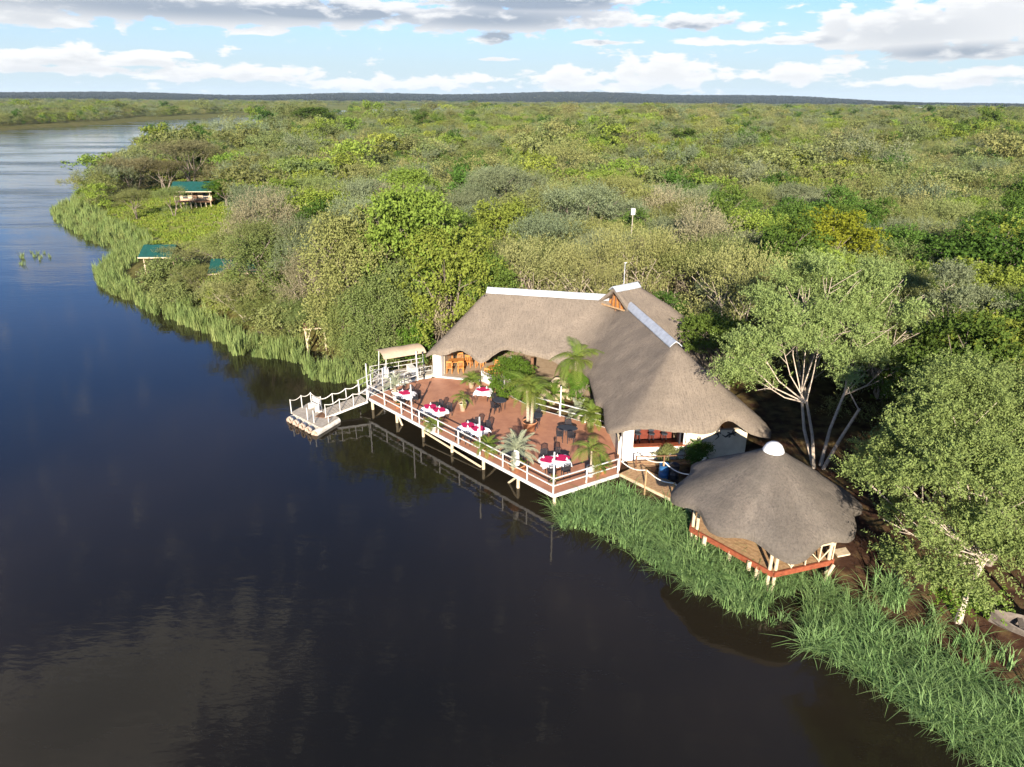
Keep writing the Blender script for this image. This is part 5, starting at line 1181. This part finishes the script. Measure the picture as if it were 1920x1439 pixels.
for p in pts:
    if blocks(p[0], p[1]): continue
    if all((p[0] - o_[0]) ** 2 + (p[1] - o_[1]) ** 2 > (o_[2] * .62) ** 2 for o_ in occupied): keep.append(p)
keep = np.array(keep); order = np.argsort(np.hypot(keep[:, 0], keep[:, 1])); keep = keep[order]
ZONE = dict(thorn='green feathery thorn tree', grey='grey-green thorn tree', leafy='bright leafy tree', dark='dark leafy evergreen tree', dry='pale straw thorn tree', creeper='creeper hung tree')
zz = land_z(keep[:, 0], keep[:, 1])
rest = []; wood = []
for i, p in enumerate(keep):
    if i >= 265: rest.append(p); continue
    nz_ = noise.noise((p[0] * .03, p[1] * .03, 2.0)); r_ = rs.uniform()
    zone = 'on the wooded bank left of the lodge' if p[0] < -8 else ('in the woodland behind the lodge' if p[0] < 17 else 'in the woodland right of the lodge')
    if p[0] < -8 and p[1] < 90: wts = [.2, .14, .2, .1, .12, .24]
    elif p[0] > 20: wts = [.30, .18, .22, .20, .08, .02]
    else: wts = [.32, .26, .12, .08, .18, .04]
    k = KINDS[rs.choice(6, p=wts)]
    s_ = rs.uniform(.85, 1.35); tall = 1.5 if (p[0] < -8 and p[1] < 75) else 1.0; sz_ = rs.uniform(.9, 1.15) * tall ** .6
    if blocks(p[0], p[1], 10.5): s_ = rs.uniform(.75, .95); sz_ = rs.uniform(.65, .8)
    o = plant_tree(k, rs.randint(2), (p[0], p[1], zz[i] - .1), s_, ZONE[k] + ' ' + zone, 'woodland trees', 'thorn_tree' if k in ('thorn', 'grey', 'dry') else ('creeper_tree' if k == 'creeper' else 'leafy_tree'), sz=sz_)
    wood.append((o, ZONE[k], p[0], p[1]))
relabel(wood); wood = []
# bank shrubs closing the foot of the woodland
sh = 0
for i in range(600):
    x_, y = rs.uniform(-62, 40), rs.uniform(34, 95)
    if not inpoly(np.array([x_]), np.array([y]), near)[0]: continue
    d_ = polydist(np.array([x_]), np.array([y]), near)[0]
    if d_ < 2.2 or d_ > 8.5: continue
    if any(inpoly(np.array([x_]), np.array([y]), s_)[0] for s_ in SKIP) or math.hypot(x_ - 12.2, y - 29.5) < 6 or (y < 40 and x_ < 20): continue
    if math.hypot(x_ - c2.x, y - c2.y) < 4: continue
    sh += 1
    if sh > 70: break
    if blocks(x_, y, 3.0): continue
    lf = rs.randint(3); o = plant_tree('shrub', rs.randint(2), (x_, y, lz(x_, y) - .05), rs.uniform(.8, 1.5), 'leafy bank shrub between the reeds and the trees', 'bank shrubs', 'bank_shrub', leaf=['leaf_thorn', 'leaf_creeper', 'leaf_leafy'][lf])
    wood.append((o, ['dull green bank shrub', 'olive bank shrub', 'bright green bank shrub'][lf], x_, y))
relabel(wood)

# ------------------------------------------------------------------ what nobody could count: far woodland, reeds, grass
def scatter(name, label, meshes, pts, idx, rotz, scl, cat=None):
    pc_ = bpy.data.collections.new(name + '_source')
    for i, me_ in enumerate(meshes):
        o_ = bpy.data.objects.new(f'{name}_source_{i:02d}', me_); pc_.objects.link(o_)
    me_ = bpy.data.meshes.new(name); me_.vertices.add(len(pts)); me_.vertices.foreach_set('co', np.asarray(pts, np.float32).ravel())
    a = me_.attributes.new('pick', 'INT', 'POINT'); a.data.foreach_set('value', np.asarray(idx, np.int32))
    a = me_.attributes.new('rot', 'FLOAT_VECTOR', 'POINT'); a.data.foreach_set('vector', np.asarray(rotz, np.float32).ravel())
    a = me_.attributes.new('scl', 'FLOAT_VECTOR', 'POINT'); a.data.foreach_set('vector', np.asarray(scl, np.float32).ravel())
    o = link(name, me_); t_ = bpy.data.node_groups.new(name, 'GeometryNodeTree')
    t_.interface.new_socket('Geometry', in_out='INPUT', socket_type='NodeSocketGeometry'); t_.interface.new_socket('Geometry', in_out='OUTPUT', socket_type='NodeSocketGeometry')
    gi_ = N(t_, 'NodeGroupInput'); go_ = N(t_, 'NodeGroupOutput'); ip = N(t_, 'GeometryNodeInstanceOnPoints'); ci = N(t_, 'GeometryNodeCollectionInfo')
    ci.inputs['Collection'].default_value = pc_; ci.inputs['Separate Children'].default_value = True; ci.inputs['Reset Children'].default_value = True
    def attr(nm, ty): q_ = N(t_, 'GeometryNodeInputNamedAttribute'); q_.data_type = ty; q_.inputs['Name'].default_value = nm; return next(s for s in q_.outputs if s.enabled and s.name == 'Attribute')
    m2p = N(t_, 'GeometryNodeMeshToPoints'); t_.links.new(gi_.outputs[0], m2p.inputs['Mesh']); t_.links.new(m2p.outputs[0], ip.inputs['Points'])
    t_.links.new(ci.outputs[0], ip.inputs['Instance']); ip.inputs['Pick Instance'].default_value = True
    t_.links.new(attr('pick', 'INT'), ip.inputs['Instance Index']); t_.links.new(attr('rot', 'FLOAT_VECTOR'), ip.inputs['Rotation']); t_.links.new(attr('scl', 'FLOAT_VECTOR'), ip.inputs['Scale'])
    t_.links.new(ip.outputs[0], go_.inputs[0])
    md = o.modifiers.new('scatter', 'NODES'); md.node_group = t_
    return tag(o, label, cat, kind='stuff')
rs = np.random.RandomState(77)
def lod(seed, leafm, n_, R_, zc, zh, lr, flat, S, style, scale):
    r_ = np.random.RandomState(seed); lobes = make_lobes(r_, n_, R_, zc, zh, lr, flat)
    for i in range(5): a_ = r_.uniform(0, 6.28); lobes.append((R_ * .8 * math.cos(a_), R_ * .8 * math.sin(a_), zc * r_.uniform(.15, .5), lr * .8, lr * .8, lr * .8))
    return crown('far_crown', seed + 5, lobes, style, S, leafm, scale, .42, group=16)
FARM = [lod(301, 'leaf_thorn', 9, 2.8, 3.9, 1.1, 1.3, .65, 420, 'grey', 1.7), lod(302, 'leaf_grey', 8, 2.6, 4.0, 1.2, 1.3, .7, 420, 'grey', 1.7), lod(303, 'leaf_far', 9, 2.5, 4.0, 1.5, 1.3, .85, 420, 'leafy', 1.6),
        lod(304, 'leaf_leafy', 8, 2.4, 3.8, 1.5, 1.25, .85, 420, 'leafy', 1.6), lod(305, 'leaf_straw', 8, 2.4, 3.3, 1.2, 1.3, .8, 380, 'grey', 1.8), lod(306, 'leaf_dark', 8, 2.2, 4.2, 1.7, 1.3, .9, 420, 'leafy', 1.7), lod(307, 'leaf_far', 8, 2.6, 3.6, 1.2, 1.4, .7, 400, 'grey', 1.8)]
allp = [np.array(rest)] if len(rest) else []
def band(r0, r1, sp_, poly, shore, half=43):
    A_ = []
    for y in np.arange(r0 * .68, r1, sp_):
        wv = y * math.tan(R(half)) + 15; A_.append(np.stack([np.arange(-wv, wv, sp_), np.full(len(np.arange(-wv, wv, sp_)), y)], 1))
    p = np.concatenate(A_); p = p + rs.uniform(-.42, .42, p.shape) * sp_; r_ = np.hypot(p[:, 0], p[:, 1])
    p = p[(r_ >= r0) & (r_ < r1)]; p = p[inpoly(p[:, 0], p[:, 1], poly)]
    return p[polydist(p[:, 0], p[:, 1], poly) > shore]
rmax = np.hypot(*keep[264]) if len(keep) > 264 else 150
parts = [(np.array([q for q in rest if np.hypot(*q) < 190]), 1.05)] if len(rest) else []
parts += [(band(188, 420, 4.9, near, 5), 1.05), (band(420, 1000, 7.5, near, 8), 1.4), (band(1000, 2600, 17, near, 10), 2.3), (band(2600, 6500, 52, near, 10), 4.2)]
parts += [(band(300, 800, 9, far, 22), 1.25), (band(800, 1900, 13, far, 30), 1.7), (band(1900, 5200, 42, far, 30), 3.6)]
PTS, IDX, SCL = [], [], []
for p, s_ in parts:
    if len(p) == 0: continue
    for s2 in SKIP[1:]: p = p[~inpoly(p[:, 0], p[:, 1], s2)]
    kq = []
    for a_ in p:
        u1, v1 = Q(a_[0], a_[1], 9.0 * s_ ** .3); kq.append(not (608 < u1 < 845 and np.hypot(*a_) > 500 and v1 < 211 + (u1 < 700) * 2 and a_[1] < 2300 and noise.noise((u1 * .02, 0, 1.)) > -.25))
    p = p[np.array(kq)]
    nzv = np.array([noise.noise((a_[0] * .012, a_[1] * .012, 5.)) for a_ in p])
    z = land_z(p[:, 0], p[:, 1]); k = s_ * rs.uniform(.65, 1.3, len(p)) * np.where(rs.uniform(size=len(p)) < .07, 1.55, 1)
    PTS.append(np.stack([p[:, 0], p[:, 1], z - .2], 1)); SCL.append(np.stack([k, k, k * rs.uniform(.75, 1.05, len(p)) * (1.0 / max(1, s_ / 1.35))], 1))
    w_ = np.array([.24, .17, .2, .12, .13, .05, .09]); IDX.append(np.where(nzv > .22, rs.choice(7, len(p), p=np.array([.12, .1, .3, .3, .06, .05, .07])), rs.choice(7, len(p), p=w_)))
PTS = np.concatenate(PTS); SCL = np.concatenate(SCL); IDX = np.concatenate(IDX)
ROT = np.zeros_like(PTS); ROT[:, 2] = rs.uniform(0, 6.28, len(PTS))
scatter('woodland', 'endless green thorn woodland stretching to the horizon', FARM, PTS, IDX, ROT, SCL, 'woodland')
# forested ridge on the horizon
RD = [lod(331, 'leaf_ridge_shaded', 8, 3, 3, 1.2, 1.6, .8, 160, 'leafy', 3.4), lod(332, 'leaf_ridge_shaded', 7, 2.6, 3.4, 1.2, 1.6, .9, 160, 'leafy', 3.4)]
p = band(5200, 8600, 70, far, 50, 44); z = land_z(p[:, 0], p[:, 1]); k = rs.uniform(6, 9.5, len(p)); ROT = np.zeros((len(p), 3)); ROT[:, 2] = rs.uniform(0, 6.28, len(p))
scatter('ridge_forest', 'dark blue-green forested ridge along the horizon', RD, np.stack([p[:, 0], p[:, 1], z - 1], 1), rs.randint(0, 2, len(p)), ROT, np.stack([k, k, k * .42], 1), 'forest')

def reed_clump(seed, m_, nb_, h, spread, bend, w_):
    r_ = np.random.RandomState(seed); vs = []; fs = []
    for i in range(nb_):
        a_ = r_.uniform(0, 6.28); rr = spread * math.sqrt(r_.uniform()); bx, by = rr * math.cos(a_), rr * math.sin(a_); hh = h * r_.uniform(.6, 1.15); da = r_.uniform(0, 6.28); bd = bend * r_.uniform(.3, 1.3) * hh; ww = w_ * r_.uniform(.7, 1.2)
        dx, dy = math.cos(da), math.sin(da); sx, sy = -dy, dx; o_ = len(vs); K = 4
        for j in range(K + 1):
            t_ = j / K; off = bd * t_ ** 2.1; z_ = hh * (t_ - .42 * min(1, bend * 1.5) * t_ ** 3.2); wd = ww * (1 - t_ ** 2.2) + .002
            px_, py_ = bx + dx * off, by + dy * off; vs += [(px_ - sx * wd, py_ - sy * wd, z_), (px_ + sx * wd, py_ + sy * wd, z_)]
        for j in range(K): q_ = o_ + j * 2; fs.append((q_, q_ + 1, q_ + 3, q_ + 2))
    return np_mesh('reed_clump', np.array(vs), np.array(fs), m_)
def fill(poly, dens, seed):
    r_ = np.random.RandomState(seed); xs = [p[0] for p in poly]; ys = [p[1] for p in poly]; n_ = int((max(xs) - min(xs)) * (max(ys) - min(ys)) * dens)
    x_ = r_.uniform(min(xs), max(xs), n_); y = r_.uniform(min(ys), max(ys), n_); k = inpoly(x_, y, poly); return np.stack([x_[k], y[k]], 1)
def reeds(name, label, meshes, polys, dens, smin, smax, thin=0.0, edge=0.0):
    P_ = []
    for i, (po, dk) in enumerate(polys):
        q = fill(po, dens * dk, 900 + i); 
        if thin: nzv = np.array([noise.noise((a_[0] * .45, a_[1] * .45, 9.)) for a_ in q]); q = q[nzv > -thin]
        q = q[~((np.abs(q[:, 0] - c2.x - .6) < 2.2) & (q[:, 1] > c2.y - 3.2) & (q[:, 1] < c2.y + 4))]
        P_.append(q)
    p = np.concatenate(P_); z = np.maximum(land_z(p[:, 0], p[:, 1]), -.25); k = rs.uniform(smin, smax, len(p)); 
    nzv = np.array([noise.noise((a_[0] * .6, a_[1] * .6, 3.)) for a_ in p]); k = k * (1 + .35 * nzv)
    ROT = np.zeros((len(p), 3)); ROT[:, 2] = rs.uniform(0, 6.28, len(p)); ROT[:, 0] = rs.normal(size=len(p)) * .10; ROT[:, 1] = rs.normal(size=len(p)) * .10
    return scatter(name, label, meshes, np.stack([p[:, 0], p[:, 1], z - .05], 1), rs.randint(0, len(meshes), len(p)), ROT, np.stack([k, k, k], 1), 'reeds')
RG = [reed_clump(i, 'reed_green', 34, 1.4, .34, b_, .017) for i, b_ in ((1, .6), (2, .8), (3, 1.05), (4, .45))]
RP = [reed_clump(i + 10, 'reed_pale', 26, 1.9, .40, b_, .030) for i, b_ in ((1, .2), (2, .3), (3, .45))]
R1P = px_poly([(1040, 950), (1056, 990), (1100, 992), (1160, 1020), (1230, 1072), (1330, 1124), (1440, 1168), (1560, 1238), (1700, 1326), (1860, 1452), (2000, 1560), (2100, 1520), (1920, 1360), (1770, 1255), (1660, 1185), (1560, 1125), (1480, 1080), (1400, 1035), (1310, 1000), (1250, 975), (1180, 945), (1120, 940)], 0)
reeds('reeds', 'thick green reeds along the near bank below deck and pavilion', RG, [(R1P, 1.0)], 8.0, .65, 1.15, thin=.62)
R1B = px_poly([(1240, 962), (1180, 935), (1120, 915), (1060, 940), (1150, 960), (1200, 985)], 0); R1C = px_poly([(1560, 1085), (1640, 1110), (1760, 1180), (1900, 1270), (2000, 1350), (1900, 1350), (1760, 1250), (1600, 1160)], 0)
reeds('sparse_reeds', 'sparse reed tufts in the dark shade behind the reed belt', RG, [(R1B, 1.6), (R1C, .9)], 1.6, .6, 1.1)
LP = [(px_poly([(575, 712), (692, 724), (696, 704), (575, 690)]), 1.0), (px_poly([(438, 664), (568, 682), (572, 655), (440, 645)]), 1.0),
      (px_poly([(440, 655), (400, 636), (367, 620), (287, 590), (247, 566), (207, 553), (180, 526), (175, 508), (208, 480), (235, 470), (290, 474), (262, 500), (230, 515), (240, 535), (285, 560), (340, 580), (400, 600), (450, 630)]), .55),
      (px_poly([(208, 478), (204, 466), (168, 454), (142, 438), (102, 414), (95, 398), (122, 381), (159, 358), (189, 338), (213, 320), (240, 322), (215, 350), (190, 375), (185, 400), (205, 425), (250, 440), (290, 462)]), .28)]
reeds('bank_reeds', 'pale tall reeds fringing the left bank below the trees', RP, LP, 5.0, .6, 1.1, thin=.38)
ISL = px_poly([(40, 478), (62, 472), (98, 474), (95, 488), (60, 492), (58, 500), (36, 498)])
reeds('reed_island', 'isolated tuft of reeds standing out in the open river', RP, [(ISL, 1.0)], .45, .45, .75)
GR = [reed_clump(i + 30, 'grass_leaf', 30, .45, .55, .5, .05) for i in range(3)]
reeds('clearing_grass', 'bright green grass in the clearing around the stilted chalet', GR, [(CLEAR, 1.0), (MEADOW, .25)], 1.3, .7, 1.3)
# far bank meadow shrubs come from the woodland; a few white houses on the plain
for i, (px, py, wv) in enumerate(((1078, 210.5, 9), (1425, 200, 16), (1555, 201, 12), (1640, 203, 14), (1350, 197, 12), (1720, 206, 18), (1785, 209, 14))):
    p = P(px, py, 6.5); p.z = 0; yv = p.y; zg = lz(p.x, yv); o = thing('farm_house', 'tiny white house on the distant wooded plain', 'house', (p.x, yv, zg), rnd.uniform(-.3, .3), 'white houses on the plain')
    q = MB(); q.box((0, 0, 4.2), (wv, wv * .6, 8.4)); q.build('wall', 'white_wall', o)
    q = MB(); q.add([(-wv * .55, -wv * .36, 8.4), (wv * .55, -wv * .36, 8.4), (wv * .55, wv * .36, 8.4), (-wv * .55, wv * .36, 8.4), (-wv * .5, 0, 10.4), (wv * .5, 0, 10.4)], [(0, 1, 5, 4), (2, 3, 4, 5), (1, 2, 5), (3, 0, 4), (3, 2, 1, 0)]); q.build('roof', 'cap_metal', o)

# ------------------------------------------------------------------ thin summer haze
hzm = bpy.data.materials.new('haze'); hzm.use_nodes = True; ht = hzm.node_tree; ht.nodes.clear()
hv = N(ht, 'ShaderNodeVolumePrincipled'); hv.inputs['Density'].default_value = 3.2e-5; hv.inputs['Color'].default_value = (.70, .85, 1.0, 1); hv.inputs['Anisotropy'].default_value = 0.0
ho = N(ht, 'ShaderNodeOutputMaterial'); ht.links.new(hv.outputs[0], ho.inputs['Volume']); M['haze'] = hzm
q = MB(); q.box((0, 6500, 119), (45600, 32600, 242)); tag(q.build('haze', 'haze'), 'thin blue haze over the plain', kind='stuff')
